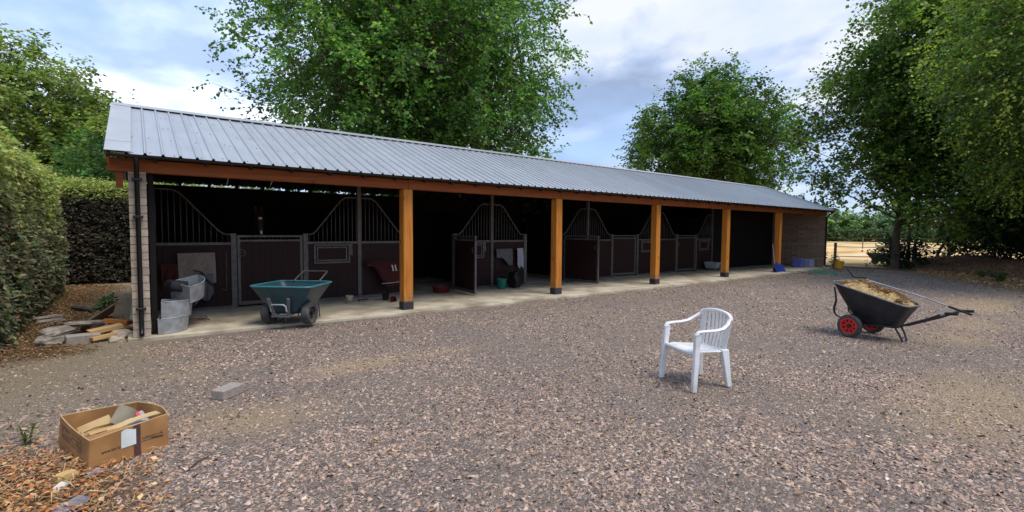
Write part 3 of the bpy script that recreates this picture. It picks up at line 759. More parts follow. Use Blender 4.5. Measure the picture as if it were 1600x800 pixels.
# ridge caps and verge flashings
m = MB()
w_ = 0.20
prof = [(-w_, -w_ * SL + 0.012), (-w_, -w_ * SL + 0.016), (0, 0.018), (w_, -w_ * SL + 0.016), (w_, -w_ * SL + 0.012), (0, 0.014)]
def ridge_piece(x0, x1):
    b = MB(); h = RIDGE_Z + 0.034
    b.loft([[Vector((x, RIDGE_Y + a, h + z)) for a, z in prof] for x in (x0, x1)])
    b.build('ridge_cap', MT['flash'], roof)
xs = list(np.linspace(XL - 0.19, XR + 0.19, 10))
for a, b in zip(xs[:-1], xs[1:]): ridge_piece(a, b - 0.004)
for side, (xa, xb) in ((-1, (XL - 0.235, XL + 0.05)), (1, (XR - 0.05, XR + 0.235))):
    for sgn in (1, -1):
        b = MB()
        e0 = Vector((0, EAVE_Y - 0.015, EAVE_Z + 0.036)) if sgn == 1 else Vector((0, BACK_Y + 0.015, under(BACK_Y) + 0.036))
        e1 = Vector((0, RIDGE_Y - 0.003 * sgn, RIDGE_Z + 0.036))
        nn = Vector((0, -math.sin(ang) * sgn, math.cos(ang)))
        out_x = xa if side == -1 else xb; in_x = xb if side == -1 else xa
        pr = [(in_x, 0), (out_x, 0), (out_x, -0.11), (out_x - side * 0.003, -0.11), (out_x - side * 0.003, -0.004), (in_x, -0.004)]
        b.loft([[e + Vector((px, 0, 0)) + nn * h for px, h in pr] for e in (e0, e0 + (e1 - e0) * 0.17)])
        b.build('verge_flashing', MT['flash'], roof)
        b = MB()
        b.loft([[e + Vector((px, 0, 0)) + nn * (h + 0.004) for px, h in pr] for e in (e0 + (e1 - e0) * 0.155, e1)])
        b.build('verge_flashing', MT['flash'], roof)
for xx in (5.0, 0.3):
    MB().lathe([(0.0, 0.05), (0.02, 0.045), (0.022, 0)], 8).build('ridge_bolt', MT['flash'], roof, loc=(xx, RIDGE_Y - .1, RIDGE_Z + 0.02))
# gutter and downpipes
gp = [(0.036 * math.cos(t), 0.036 * math.sin(t)) for t in np.linspace(math.pi, 2 * math.pi, 9)]
gi = [(0.033 * math.cos(t), 0.033 * math.sin(t)) for t in np.linspace(2 * math.pi, math.pi, 9)]
for a, b in zip(np.linspace(XL - 0.22, XR + 0.2, 8)[:-1], np.linspace(XL - 0.22, XR + 0.2, 8)[1:]):
    m = MB(); m.loft([[Vector((x, -0.262 + y, 2.594 + z)) for y, z in gp + gi] for x in (a, b - 0.004)])
    m.build('gutter', MT['black_pl'], stable)
for px in (XL + 0.105, XR - 0.06):
    dp = MB()
    dp.tube([(px, -0.262, 2.565), (px, -0.26, 2.50), (px, -0.10, 2.36), (px, -0.045, 2.28), (px, -0.045, 0.16), (px, -0.05, 0.09), (px, -0.11, 0.045)], 0.031, 12)
    d_ = dp.build('downpipe', MT['black_pl'], stable, smooth=True)
    for z in (0.42, 1.75, 2.28):
        MB().box(px - 0.06, px + 0.06, -0.085, -0.002, z - 0.016, z + 0.016).build('pipe_bracket', MT['black_pl'], d_, bevel=0.004)
# dark steel column just inside the left wall
MB().box(XL + 0.225, XL + 0.30, 0.10, 0.24, 0, 2.385).build('steel_column', MT['back'], stable, bevel=0.004)

# ------------------------------------------------------------------ stall fronts, doors and partitions
FY = 2.2
BAR = MB().tube([(0, 0, 0), (0, 0, 1)], 0.009, 6).mesh('bar', True, MT['steel'])
PLK = MB().box(0, 0.112, -0.014, 0.014, 0, 1).mesh('plank', mat=MT['board'])
def sq(m, p0, p1, s=0.05, d=0.045): m.bar(p0, p1, s, d)
ZL, ZR, ZT = 1.47, 1.29, 2.31
def stall_panel(xd, xm, mate=True):
    """fixed panel between the door side xd and the tall post at xm; its grille sweeps up to the post"""
    sg = 1 if xm > xd else -1
    w = abs(xm - xd)
    m = MB()
    m.box(xd - 0.048, xd + 0.048, FY - 0.04, FY + 0.04, 0.0, 1.49)                                  # door side post
    m.bar((xd + sg * 0.048, FY, ZR), (xm - sg * 0.042, FY, ZR), 0.045, 0.05)
    m.bar((xd + sg * 0.048, FY, 0.03), (xm - sg * 0.042, FY, 0.03), 0.045, 0.05)
    # sweep: level near the door, S curve, level at the tall post
    ctrl = [(0.05, ZL), (w * .10, ZL + .004), (w * .15, ZL + .03), (w * .20, ZL + .085), (w * .30, ZL + .235), (w * .45, ZL + .46), (w * .58, ZL + .655), (w * .645, ZL + .75), (w * .69, ZT - .045), (w * .74, ZT - .012), (w * .80, ZT), (w - 0.045, ZT)]
    m.tube([(xd + sg * a, FY, z) for a, z in ctrl], 0.017, 8)
    f = m.build('stall_panel', MT['steel'], stable)
    n = int((w - 0.12) / 0.088)
    for i in range(n):
        a = 0.09 + (w - 0.15) * i / (n - 1)
        z = float(np.interp(a, [c[0] for c in ctrl], [c[1] for c in ctrl]))
        link('bar', BAR, f, loc=(xd + sg * a, FY, ZR + 0.02), scale=(1, 1, z - ZR - 0.025))
    x0, x1 = min(xd + sg * 0.05, xm - sg * 0.045), max(xd + sg * 0.05, xm - sg * 0.045)
    k = int(round((x1 - x0) / 0.115))
    for i in range(k):
        wd = (x1 - x0) / k
        link('plank', PLK, f, loc=(x0 + i * wd + 0.001, FY, 0.055), scale=((wd - 0.003) / 0.112, 1, ZR - 0.082))
    return f
def hatch(f, x0, x1, z0, z1):
    m = MB(); y = FY - 0.028
    for (a, b, c, d, s) in ((x0, x1, z0, z1, .035), (x0 + .06, x1 - .07, z0 + .055, z1 - .055, .026)):
        m.box(a, b, y - .012, y + .012, c, c + s); m.box(a, b, y - .012, y + .012, d - s, d)
        m.box(a, a + s, y - .0115, y + .0115, c + s, d - s); m.box(b - s, b, y - .0115, y + .0115, c + s, d - s)
    m.box(x1 + .002, x1 + 0.055, y - 0.01, y + .01, z0 + 0.17, z1 + 0.02)
    m.box(x1 + 0.01, x1 + 0.045, y - 0.03, y - .011, z0 + 0.20, z0 + 0.25)
    m.build('feed_hatch', MT['steel'], f)
def door(hx, hy, w, rz, sg, handle_front=-1):
    """door leaf hung at (hx, hy); sg = direction of the leaf along local X"""
    m = MB()
    s = 0.05
    for z in (1.435, 1.345): m.bar((0, 0, z), (sg * w, 0, z), 0.042, 0.038)
    m.bar((0, 0, 0.085), (sg * w, 0, 0.085), 0.042, 0.07)
    for x in (0.025, w - 0.025): m.bar((sg * x, 0, 0.12), (sg * x, 0, 1.416), 0.05, 0.041)
    f = m.build('stall_door', MT['steel'], stable, loc=(hx, hy, 0), rot=(0, 0, rz))
    nb = 14
    for i in range(nb):
        x = 0.10 + (w - 0.2) * i / (nb - 1)
        link('bar', BAR, f, loc=(sg * x, 0, 1.362), scale=(1, 1, 0.058))
    k = int(round((w - 0.1) / 0.115)); wd = (w - 0.1) / k
    for i in range(k):
        x = 0.05 + i * wd
        link('plank', PLK, f, loc=((sg * x if sg > 0 else -x - wd) + 0.001, 0, 0.122), scale=((wd - 0.003) / 0.112, 1, 1.20))
    for yy in (handle_front, ):
        h = MB(); cx = sg * (w - 0.03); 
        ring = [(cx - sg * 0.115 * math.sin(t), yy * 0.03, 1.10 + 0.07 * math.cos(t)) for t in np.linspace(0, math.pi, 9)]
        h.tube(ring, 0.011, 6); h.tube([(cx, yy * 0.03, 1.10), (cx - sg * 0.115, yy * 0.03, 1.10)], 0.009, 6)
        h.build('handle', MT['steel'], f, smooth=True)
    return f
MIDS = [-4.13, -0.29, 3.46, 7.30, 11.08, 14.86]
for i, xm in enumerate(MIDS):
    m = MB().box(xm - 0.042, xm + 0.042, FY - 0.042, FY + 0.042, 0, under(FY) - 0.16)
    m.build('divider_post', MT['steel'], stable)
    if 0 < i:
        pw = MB().box(xm - 0.02, xm + 0.02, FY + 0.05, DEP - 0.09, 0.0, 2.2).build('partition', MT['back'], stable)
for k in range(5):
    a, b = MIDS[k], MIDS[k + 1]
    if k == 0: xl, xr = -2.83, -1.47
    else: xl, xr = a + 1.20, b - 1.20
    stall_panel(xl, a)
    f = stall_panel(xr, b)
    hatch(f, xr + 0.17 if k == 0 else xr + 0.2, xr + 0.96 if k == 0 else xr + 0.93, 0.83, 1.25)
    w = (xr - xl) - 0.13
    if k == 0: door(xr - 0.065, FY - 0.01, w, 0, -1)
    elif k == 1: door(xr - 0.02, FY - 0.05, w + 0.04, R(83), -1, 1)
    elif k == 2: door(xr + 0.12, FY - 0.055, w + 0.04, R(94), -1, 1)
    elif k == 3: door(xr - 0.065, FY + 0.02, w, R(-7), -1)
    else: door(xr - 0.065, FY, w, 0, -1)
# dark boarded end of the last stall
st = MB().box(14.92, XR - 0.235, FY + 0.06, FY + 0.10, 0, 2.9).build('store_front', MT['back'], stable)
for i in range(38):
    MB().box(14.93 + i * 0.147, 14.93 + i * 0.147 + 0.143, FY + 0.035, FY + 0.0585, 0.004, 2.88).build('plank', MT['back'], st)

# ------------------------------------------------------------------ vegetation
def shoots_to_leaves(C, D, LS, m, L0, L1, wr, droop, g, spread=0.5, jitter=0.02):
    """m leaves along each shoot (start C, direction D, length LS), alternating sides"""
    n = len(C); U = np.array([0, 0, 1.0])
    S = unit(np.cross(D, U) + 1e-4); T = np.cross(S, D)
    P, A, B, I = [], [], [], []
    for j in range(m):
        t = (j + g.random(n)) / m
        p = C + D * (LS * t)[:, None] + np.array([0, 0, -1.0]) * (droop * LS * t * t)[:, None] + g.normal(0, jitter, (n, 3))
        sd = (1 if j % 2 else -1) * (0.6 + 0.6 * g.random(n))
        a = unit(D * (0.35 + 0.5 * g.random(n))[:, None] + S * sd[:, None] + T * g.normal(0, spread, n)[:, None] + U * (-0.25 - 0.4 * g.random(n))[:, None])
        b = unit(np.cross(a, U) * 1.0 + g.normal(0, 0.55, (n, 3)))
        b = unit(b - a * np.sum(a * b, 1, keepdims=True))
        P.append(p); A.append(a); B.append(b); I.append(np.arange(n))
    P, A, B, I = map(np.concatenate, (P, A, B, I))
    Ln = L0 + (L1 - L0) * g.random(len(P))
    return P, A, B, Ln, I
def leaf_tint(n, base, var, g, alt=None, altp=0.0):
    t = np.array(base)[None] * (1 + var * g.normal(0, 1, (n, 1))).clip(0.45, 1.8)
    t = t * (1 + 0.10 * g.normal(0, 1, (n, 3)))
    if alt is not None:
        k = g.random(n) < altp
        t[k] = np.array(alt) * (1 + 0.2 * g.normal(0, 1, (k.sum(), 1)))
    return t.clip(0.004, 0.7)
def rand_dirs(n, g):
    return unit(g.normal(0, 1, (n, 3)))
def grow_lobes(lobes, nshoot, g, outward=0.62, ls=(0.5, 1.1), up=0.15, shell=(0.35, 1.0), grp=6, bl=1.0):
    """branchlets set over a list of lobes (centre, rx, rz), each carrying grp leafy shoots"""
    c = np.array([l[0] for l in lobes], float); rx = np.array([l[1] for l in lobes]); rz_ = np.array([l[2] for l in lobes])
    wts = rx * rx; wts /= wts.sum()
    nb = max(1, nshoot // grp)
    k = g.choice(len(lobes), nb, p=wts)
    d = rand_dirs(nb, g)
    r = (shell[0] + (shell[1] - shell[0]) * g.random(nb) ** 0.6)
    lump = 0.80 + 0.36 * vnoise(d[:, 0] * 2 + k * 3.1, d[:, 1] * 2 + d[:, 2] * 1.7, 0.8, 41, 2)
    C0 = c[k] + d * np.stack([rx[k], rx[k], rz_[k]], 1) * (r * lump)[:, None]
    D0 = unit(d * outward + rand_dirs(nb, g) * (1 - outward) + np.array([0, 0, up]))
    L0 = bl * (0.6 + 0.8 * g.random(nb))
    BR = (C0, C0 + D0 * L0[:, None], k)
    i = np.repeat(np.arange(nb), grp)
    t = g.random(len(i))
    C = C0[i] + D0[i] * (L0[i] * t)[:, None] + g.normal(0, 0.05 * bl, (len(i), 3))
    D = unit(D0[i] * 0.8 + rand_dirs(len(i), g) * 0.75)
    LS = (ls[0] + (ls[1] - ls[0]) * g.random(len(i)))
    return C, D, LS, k[i], i, BR
def auto_lobes(center, rad, n, lr, g, zmin=None, flat=0.82):
    """uneven crown: smaller lobes over the surface of an ellipsoid and a few inside"""
    L = []
    golden = math.pi * (3 - math.sqrt(5))
    for i in range(n):
        z = 1 - 2 * (i + 0.5) / n; a = i * golden + g.normal(0, 0.25); q = math.sqrt(1 - z * z)
        f = 0.58 + 0.22 * g.random()
        p = np.array([center[0] + rad[0] * f * q * math.cos(a), center[1] + rad[1] * f * q * math.sin(a), center[2] + rad[2] * f * z])
        s = lr * (0.7 + 0.7 * g.random())
        if zmin is not None and p[2] - s * 0.7 < zmin: p[2] = zmin + s * 0.7
        L.append((p, s, s * (flat - .12 + 0.25 * g.random())))
    return L
def make_tree(name, label, base, trunk_r, height, lobes, nshoot, m, leaf, g, group=None, lean=(0, 0), bark='bark', ls=(0.5, 1.1), outward=0.62,
              tint=(0.06, 0.11, 0.025), var=0.28, alt=None, altp=0.0, droop=0.15, fork=0.3, mat='leaf', up=0.15, stems=1, wr=0.30, zlit=None, limb_r=None, cat='tree', grp=6, bl=1.0, altb=0.0):
    root = thing(name, label, cat, base, 0, group)
    b = np.array(base, float)
    tr = MB(); br = MB()
    top = np.array([lean[0], lean[1], height])
    path = [np.array([0, 0, -0.3]), np.array([lean[0] * .1, lean[1] * .1, height * .12])]
    for t in (0.3, 0.5, 0.7, 0.9):
        path.append(np.array([lean[0] * t, lean[1] * t, height * t]) + g.normal(0, 0.02 * height, 3) * np.array([1, 1, 0.2]))
    rad = [trunk_r * 1.35, trunk_r, trunk_r * .85, trunk_r * .62, trunk_r * .4, trunk_r * .16]
    tr.tube([Vector(p) for p in path], rad, 10)
    tro = tr.build('trunk', MT[bark], root, smooth=True)
    P0 = np.array(path)
    C, D, LS, k, bi, BR = grow_lobes(lobes, nshoot, g, outward, ls, up, grp=grp, bl=bl)
    nshoot = len(C)
    # limbs to the lobes and twigs to some shoots
    for i, (lc, rx, rz_) in enumerate(lobes):
        lc = np.array(lc) - b
        hz = np.clip(lc[2] * 0.62 - rx * .2, height * fork * 0.5, height * 0.85)
        s = np.array([np.interp(hz, P0[:, 2], P0[:, a]) for a in range(3)])
        mid = s * 0.45 + lc * 0.55 + np.array([0, 0, 0.06 * np.linalg.norm(lc - s)]) + g.normal(0, 0.08 * rx, 3)
        r0 = limb_r or trunk_r * 0.30
        MB().tube([Vector(s), Vector(mid), Vector(lc)], [r0, r0 * .6, r0 * .25], 6).build('limb', MT[bark], root)
        idx = np.nonzero(k == i)[0][:9]
        for q in idx:
            e = C[q] - b
            br.tube([Vector(lc), Vector((lc + e) / 2 + g.normal(0, 0.05 * rx, 3)), Vector(e)], [r0 * .25, r0 * .14, 0.008], 4)
    for q in range(0, len(BR[0]), 2):
        br.tube([Vector(BR[0][q] - b), Vector(BR[1][q] - b)], [0.012 * bl, 0.005], 3, cap=False)
    br.build('twigs', MT[bark], root)['kind'] = 'stuff'
    P, A, B, Ln, I = shoots_to_leaves(C, D, LS, m, leaf[0], leaf[1], wr, droop, g, jitter=0.02 + 0.05 * leaf[1])
    V, F = leaf_faces(P - b, A, B, Ln, Ln * wr * (0.75 + 0.5 * g.random(len(P))), g.normal(0.05, 0.08, len(P)))
    t = leaf_tint(len(P), tint, var, g, alt, altp)
    if altb:                                   # whole sprigs painted paler, as if catching the light
        sp_ = (g.random(bi.max() + 1) < altb)[bi[I]]
        t[sp_] = (np.array(alt)[None] * (1 + 0.22 * g.normal(0, 1, (sp_.sum(), 1)))).clip(.01, .7)
    cl = (1 + 0.22 * g.normal(0, 1, len(lobes))).clip(0.6, 1.5)       # each bough a little lighter or darker in leaf
    t = t * cl[k[I]][:, None] * (1 + 0.24 * g.normal(0, 1, bi.max() + 1)).clip(.5, 1.7)[bi[I]][:, None]
    np_mesh('crown', V, F, MT[mat], t.clip(0.004, 0.7), parent=root)
    return root
g = np.random.default_rng(3)
# broad cherry-like tree right behind the stable
c0 = np.array([4.9, 9.6, 7.6])
lob = auto_lobes(c0, (6.1, 5.6, 6.7), 44, 1.9, g, zmin=1.9) + auto_lobes(c0 + np.array([0, 0, -.4]), (3.6, 3.6, 4.5), 12, 2.1, g, zmin=2)
make_tree('broadleaf_tree', 'broad spreading green tree rising right behind the middle of the stable roof', (4.9, 9.8, -0.1), 0.42, 13.0, lob, 17500, 11, (0.10, 0.165), g,
          ls=(0.45, 0.95), bl=1.5, grp=7, outward=0.74, tint=(0.092, 0.200, 0.042), var=0.28, droop=0.25, wr=0.37, up=0.12, alt=(0.21, 0.31, 0.06), altp=0.12)
# round tree farther off, right of it
c0 = np.array([33.8, 13.2, 8.6])
lob = auto_lobes(c0, (6.4, 6.4, 4.8), 34, 2.0, g, zmin=2.2) + auto_lobes(c0 + np.array([0, 0, 2.9]), (3.2, 3.2, 4.0), 14, 1.5, g)
make_tree('broadleaf_tree', 'rounded dome shaped tree standing alone beyond the right part of the stable roof', (33.6, 13.4, -0.13), 0.45, 14.0, lob, 9000, 8, (0.20, 0.30), g,
          ls=(0.6, 1.3), outward=0.6, tint=(0.085, 0.175, 0.032), var=0.24, wr=0.32)
# tree behind the left hedge
c0 = np.array([-10.4, 26.2, 5.6])
lob = auto_lobes(c0, (7.4, 5.5, 4.6), 44, 1.45, g, zmin=1.0)
make_tree('broadleaf_tree', 'bushy tree with clumped crown behind the clipped hedges at the left', (-10.6, 26.6, -0.13), 0.4, 9.5, lob, 10500, 9, (0.16, 0.26), g,
          ls=(0.5, 1.1), outward=0.6, tint=(0.19, 0.265, 0.062), var=0.26, wr=0.32, alt=(0.15, 0.20, 0.06), altp=0.1)
c0 = np.array([-4.4, 19.5, 2.9])
lob = auto_lobes(c0, (2.6, 2.2, 1.9), 14, 1.0, g, zmin=0.6)
make_tree('broadleaf_bush', 'low bright green bush between the back hedge and the stable gable', (-4.4, 19.5, -0.13), 0.12, 3.6, lob, 2600, 8, (0.12, 0.18), g,
          ls=(0.4, 0.8), tint=(0.055, 0.13, 0.03), var=0.25, wr=0.32, cat='bush')
# tall trees on the right
c0 = np.array([25.9, -3.0, 8.8])
lob = auto_lobes(c0, (3.9, 3.9, 6.2), 40, 1.6, g, zmin=2.2, flat=.58)
lob += [(np.array([23.4, -3.4, 3.4]), 1.3, 1.0), (np.array([25.6, -3.6, 3.2]), 1.5, 1.1), (np.array([22.6, -1.2, 4.2]), 1.2, .9), (np.array([27.2, -3.4, 2.6]), 1.3, 1.2), (np.array([23.0, .7, 8.0]), 1.1, 0.6), (np.array([24.0, -.6, 9.6]), 1.3, 0.8), (np.array([22.7, 1.2, 5.6]), 1.2, 0.9), (np.array([22.9, 1.5, 4.0]), 1.0, 0.8), (np.array([23.6, .3, 6.2]), 1.4, 1.0), (np.array([23.6, -.2, 4.4]), 1.3, .9)]
make_tree('maple_tree', 'dark tall tree with a straight trunk at the gap beside the stable end', (24.4, -1.75, -0.1), 0.15, 13.5, lob, 11000, 8, (0.13, 0.20), g,
          ls=(0.5, 1.1), outward=0.55, tint=(0.078, 0.150, 0.030), var=0.34, wr=0.42, alt=(0.19, 0.28, 0.05), altp=0.08, altb=0.22)
c0 = np.array([18.6, -8.4, 7.2])
lob = auto_lobes(c0, (3.9, 3.7, 4.9), 34, 1.5, g, zmin=3.1, flat=.55)
make_tree('maple_tree', 'tall tree with sunlit yellow green drooping leaves at the right edge', (20.0, -9.6, 0.1), 0.26, 11.5, lob, 13500, 9, (0.09, 0.14), g,
          ls=(0.5, 1.1), outward=0.6, tint=(0.095, 0.170, 0.034), var=0.34, droop=0.45, wr=0.34, altb=0.20, alt=(0.34, 0.43, 0.075), altp=0.05, up=-0.05)
c0 = np.array([27.5, -7.0, 8.0])
lob = auto_lobes(c0, (5.0, 4.6, 6.5), 30, 1.7, g, zmin=2.4)
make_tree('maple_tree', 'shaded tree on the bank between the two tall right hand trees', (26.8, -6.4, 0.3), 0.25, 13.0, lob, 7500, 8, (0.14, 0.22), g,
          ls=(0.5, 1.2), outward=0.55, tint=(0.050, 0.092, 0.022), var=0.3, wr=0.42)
# slender stems by the first trunk
for (bx, by, lx, ly, h, r, lb) in ((26.9, -1.9, 0.3, 0.2, 6.5, 0.07, 'slender upright pale sapling just right of the straight trunk'), (29.3, -2.2, 2.2, -1.4, 6.0, 0.075, 'thin sapling leaning to the right above the bank'),
                              (25.6, -2.0, -0.2, 0.2, 6.5, 0.06, 'thin dark sapling squeezed between trunk and pale sapling')):
    top = np.array([bx + lx, by + ly, h])
    lob = [(top, 1.0, 0.8), (top + np.array([0.6, 0.3, -1.0]), 0.8, 0.6), (top + np.array([-0.5, -.4, -1.4]), 0.8, 0.6)]
    make_tree('sapling', lb, (bx, by, -0.1), r, h, lob, 350, 8, (0.13, 0.19), g, lean=(lx, ly), bark='bark_pale', tint=(0.045, 0.08, 0.02), wr=0.4, ls=(.4, .9))
# understorey on the bank
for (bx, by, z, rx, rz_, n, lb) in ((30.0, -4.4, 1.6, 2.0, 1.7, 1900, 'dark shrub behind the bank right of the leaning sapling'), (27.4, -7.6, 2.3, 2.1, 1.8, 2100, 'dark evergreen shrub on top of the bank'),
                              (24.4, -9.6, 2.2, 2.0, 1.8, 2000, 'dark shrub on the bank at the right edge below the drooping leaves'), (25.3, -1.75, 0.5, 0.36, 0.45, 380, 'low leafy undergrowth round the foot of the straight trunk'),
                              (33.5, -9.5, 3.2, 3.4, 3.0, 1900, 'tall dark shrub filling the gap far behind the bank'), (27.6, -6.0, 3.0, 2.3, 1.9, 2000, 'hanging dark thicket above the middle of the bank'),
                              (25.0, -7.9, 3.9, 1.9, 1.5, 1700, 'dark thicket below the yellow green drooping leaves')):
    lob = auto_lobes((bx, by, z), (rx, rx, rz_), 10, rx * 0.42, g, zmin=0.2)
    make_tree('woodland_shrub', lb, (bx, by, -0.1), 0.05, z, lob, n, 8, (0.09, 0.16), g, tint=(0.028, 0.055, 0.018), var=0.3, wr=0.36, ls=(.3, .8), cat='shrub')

# clipped hedges
def hedge(name, label, x0, x1, y0, y1, zt, n, faces, leafL, g, rough_amp=0.14, yz=1.25, old_c=(0.15, 0.185, 0.095), oldalt=(0.28, 0.20, 0.13)):
    root = thing(name, label, 'hedge', ((x0 + x1) / 2, (y0 + y1) / 2, -0.06))
    b = np.array([(x0 + x1) / 2, (y0 + y1) / 2, -0.06])
    def bulge(u, v): return rough_amp * (vnoise(u, v, 0.75, 51, 3) - 0.35)
    Cs, Ds = [], []
    for ax, sgn, share in faces:
        k = int(n * share); u = g.random(k); v = g.random(k)
        if ax == 'x':
            y = y0 + (y1 - y0) * u; z = 0.02 + (zt - 0.02) * v ** 0.9; bul = bulge(y, z) - 0.10 * sstep(zt - .3, zt, z) + 0.05 * np.sin(z * 2)
            C = np.stack([np.full(k, x1 if sgn > 0 else x0) + sgn * bul, y, z], 1); nrm = np.array([sgn, 0, 0.25])
        elif ax == 'y':
            x = x0 + (x1 - x0) * u; z = 0.02 + (zt - 0.02) * v ** 0.9; bul = bulge(x + 30, z) - 0.10 * sstep(zt - .3, zt, z)
            C = np.stack([x, np.full(k, y1 if sgn > 0 else y0) + sgn * bul, z], 1); nrm = np.array([0, sgn, 0.25])
        else:
            x = x0 + (x1 - x0) * u; y = y0 + (y1 - y0) * v
            C = np.stack([x, y, zt + bulge(x, y + 9) * 1.3], 1); nrm = np.array([0, 0, 1.0])
        C = C - nrm[None] * (0.16 * g.random(k) ** 1.5)[:, None]
        D = unit(nrm[None] + g.normal(0, 0.55, (k, 3)))
        Cs.append(C); Ds.append(D)
    C = np.concatenate(Cs); D = np.concatenate(Ds)
    LS = 0.07 + 0.16 * g.random(len(C)) ** 2
    P, A, B, Ln, I = shoots_to_leaves(C, D, LS, 6, leafL[0], leafL[1], 0.3, 0.1, g, jitter=0.015)
    V, F = leaf_faces(P - b, A, B, Ln, Ln * 0.28 * (0.75 + 0.5 * g.random(len(P))), g.normal(0.05, 0.08, len(P)))
    z = P[:, 2]
    young = sstep(zt - yz, zt - 0.05, z + yz * 0.8 * (vnoise(P[:, 0] * 1.3 + P[:, 1], z, 0.8, 61, 3) - 0.5))[:, None]      # fresh growth along the top
    old = leaf_tint(len(P), old_c, 0.40, g, oldalt, 0.25)
    fresh = leaf_tint(len(P), (0.46, 0.50, 0.14), 0.30, g, (0.24, 0.34, 0.09), 0.4)
    t = old * (1 - young) + fresh * young
    t = t * (0.75 + 0.5 * g.random(len(C)))[I][:, None]
    np_mesh('foliage', V, F, MT['hleaf'], t.clip(0.004, .7), parent=root)
    i = 0.17
    m = MB()
    xs, ys = np.linspace(x0 + i, x1 - i, 5), np.linspace(y0 + i, y1 - i, 9)
    m.box(x0 + i - b[0], x1 - i - b[0], y0 + i - b[1], y1 - i - b[1], 0, zt - i + .06)
    m.build('branch_core', MT['twig'], root, bevel=0.12, segs=2)
    st = MB()
    for q in range(int((y1 - y0 + x1 - x0) / 0.6)):
        xx = x0 + 0.2 + (x1 - x0 - .4) * g.random(); yy = y0 + 0.2 + (y1 - y0 - .4) * g.random()
        st.tube([(xx - b[0], yy - b[1], -0.05), (xx - b[0] + .05, yy - b[1], 0.4)], 0.03, 5)
    st.build('stems', MT['bark'], root)
    return root
hedge('clipped_hedge', 'long clipped hedge running along the left edge with yellowish new growth on top', -7.7, -6.0, -2.5, 7.7, 2.90, 13500, (('x', 1, 0.84), ('z', 1, 0.16)), (0.055, 0.105), g, 0.34, 1.9)
hedge('clipped_hedge', 'darker clipped hedge closing the strip behind the left gable of the stable', -7.3, -0.5, 9.4, 10.9, 2.86, 9000, (('y', -1, 0.78), ('z', 1, 0.22)), (0.05, 0.085), g, 0.12, 0.62, (0.085, 0.085, 0.06), (0.14, 0.095, 0.075))

# far side of the pasture
g = np.random.default_rng(19)
far_l = ['rounded far tree left of the gap between stable and trunk', 'pale green far tree in the field hedge', 'dark far tree behind the straight trunk', 'tall far tree seen through the right hand leaves',
         'far tree at the right end of the field hedge', 'far tree hidden partly by the bank shrubs', 'far tree behind the stable end wall']
for i, (x, y, h, w, ti) in enumerate(((101, 33.5, 5.6, 5.0, (.075, .125, .04)), (110, 28.5, 4.6, 4.5, (.085, .14, .045)), (116, 22.5, 5.8, 5.0, (.06, .105, .045)), (120, 14, 6.5, 6, (.06, .10, .04)),
                              (124, 4, 6.2, 6, (.065, .11, .04)), (122, -8, 6, 6, (.06, .10, .04)), (97, 41, 6.2, 5.5, (.065, .115, .035)))):
    lob = auto_lobes((x, y, h * 0.56), (w, w, h * 0.44), 12, w * 0.42, g, zmin=0.2)
    make_tree('field_tree', far_l[i], (x, y, -0.13), 0.3, h * 0.8, lob, 750, 8, (0.45, 0.75), g, bl=1.4, tint=tuple(2.1 * v for v in ti), var=0.2, wr=0.35, ls=(.6, 1.4), group='trees along the far side of the pasture')
hb = MB()
g2 = np.random.default_rng(23)
n = 3200
u = g2.random(n); A0, B0 = np.array([93., 48.]), np.array([128., -22.])
C = np.stack([A0[0] + (B0[0] - A0[0]) * u + g2.normal(0, .7, n), A0[1] + (B0[1] - A0[1]) * u + g2.normal(0, .7, n), 0.1 + 2.3 * g2.random(n)], 1)
P, A, B, Ln, I = shoots_to_leaves(C, rand_dirs(n, g2), 0.5 + 0.5 * g2.random(n), 6, 0.3, 0.55, .35, .1, g2, jitter=.1)
V, F = leaf_faces(P, A, B, Ln, Ln * 0.35)
o = np_mesh('field_hedge', V, F, MT['leaf'], leaf_tint(len(P), (.085, .14, .055), .25, g2))
tag(o, 'long dark hedge along the far side of the yellow pasture', 'hedge')

# small plants
def plant(name, label, x, y, z, n, h, spread, L, tint, g, cat='plant'):
    root = thing(name, label, cat, (x, y, z))
    st = MB(); C = []; D = []
    for i in range(n):
        a = g.random() * 6.28; r = spread * math.sqrt(g.random()); hh = h * (0.6 + 0.45 * g.random())
        e = Vector((r * math.cos(a), r * math.sin(a), hh))
        st.tube([(e.x * .15, e.y * .15, -0.02), (e.x * .6, e.y * .6, hh * .55), e], [0.006, .005, .003], 5)
        for t in np.linspace(0.3, 1, 5):
            C.append([e.x * t, e.y * t, hh * t]); D.append([math.cos(a + t * 9), math.sin(a + t * 9), 0.35])
    st.build('stem', pbr('green_stem', (0.07, 0.11, 0.03)) if 'green_stem' not in bpy.data.materials else bpy.data.materials['green_stem'], root)
    C, D = np.array(C), unit(np.array(D))
    P, A, B, Ln, I = shoots_to_leaves(C, D, np.full(len(C), L * .6), 3, L * .7, L * 1.2, .3, .1, g, jitter=.005)
    V, F = leaf_faces(P, A, B, Ln, Ln * .26, np.full(len(P), .1))
    np_mesh('leaves', V, F, MT['leaf'], leaf_tint(len(P), tint, .2, g), parent=root)
    return root
g = np.random.default_rng(29)
plant('seedling', 'bright green leafy seedling on bare soil beside the left wall', -4.84, 2.45, -0.055, 9, 0.46, 0.16, 0.10, (0.06, 0.16, 0.035), g)
plant('weed_clump', 'green weeds growing against the far outer corner of the stable', 21.3, 0.5, -0.06, 12, 0.75, 0.45, 0.16, (0.10, 0.15, 0.04), g, 'weeds')
plant('weed_clump', 'low green weeds at the foot of the leaf covered bank', 19.3, -6.0, -0.05, 14, 0.40, 0.5, 0.12, (0.09, 0.12, 0.035), g, 'weeds')
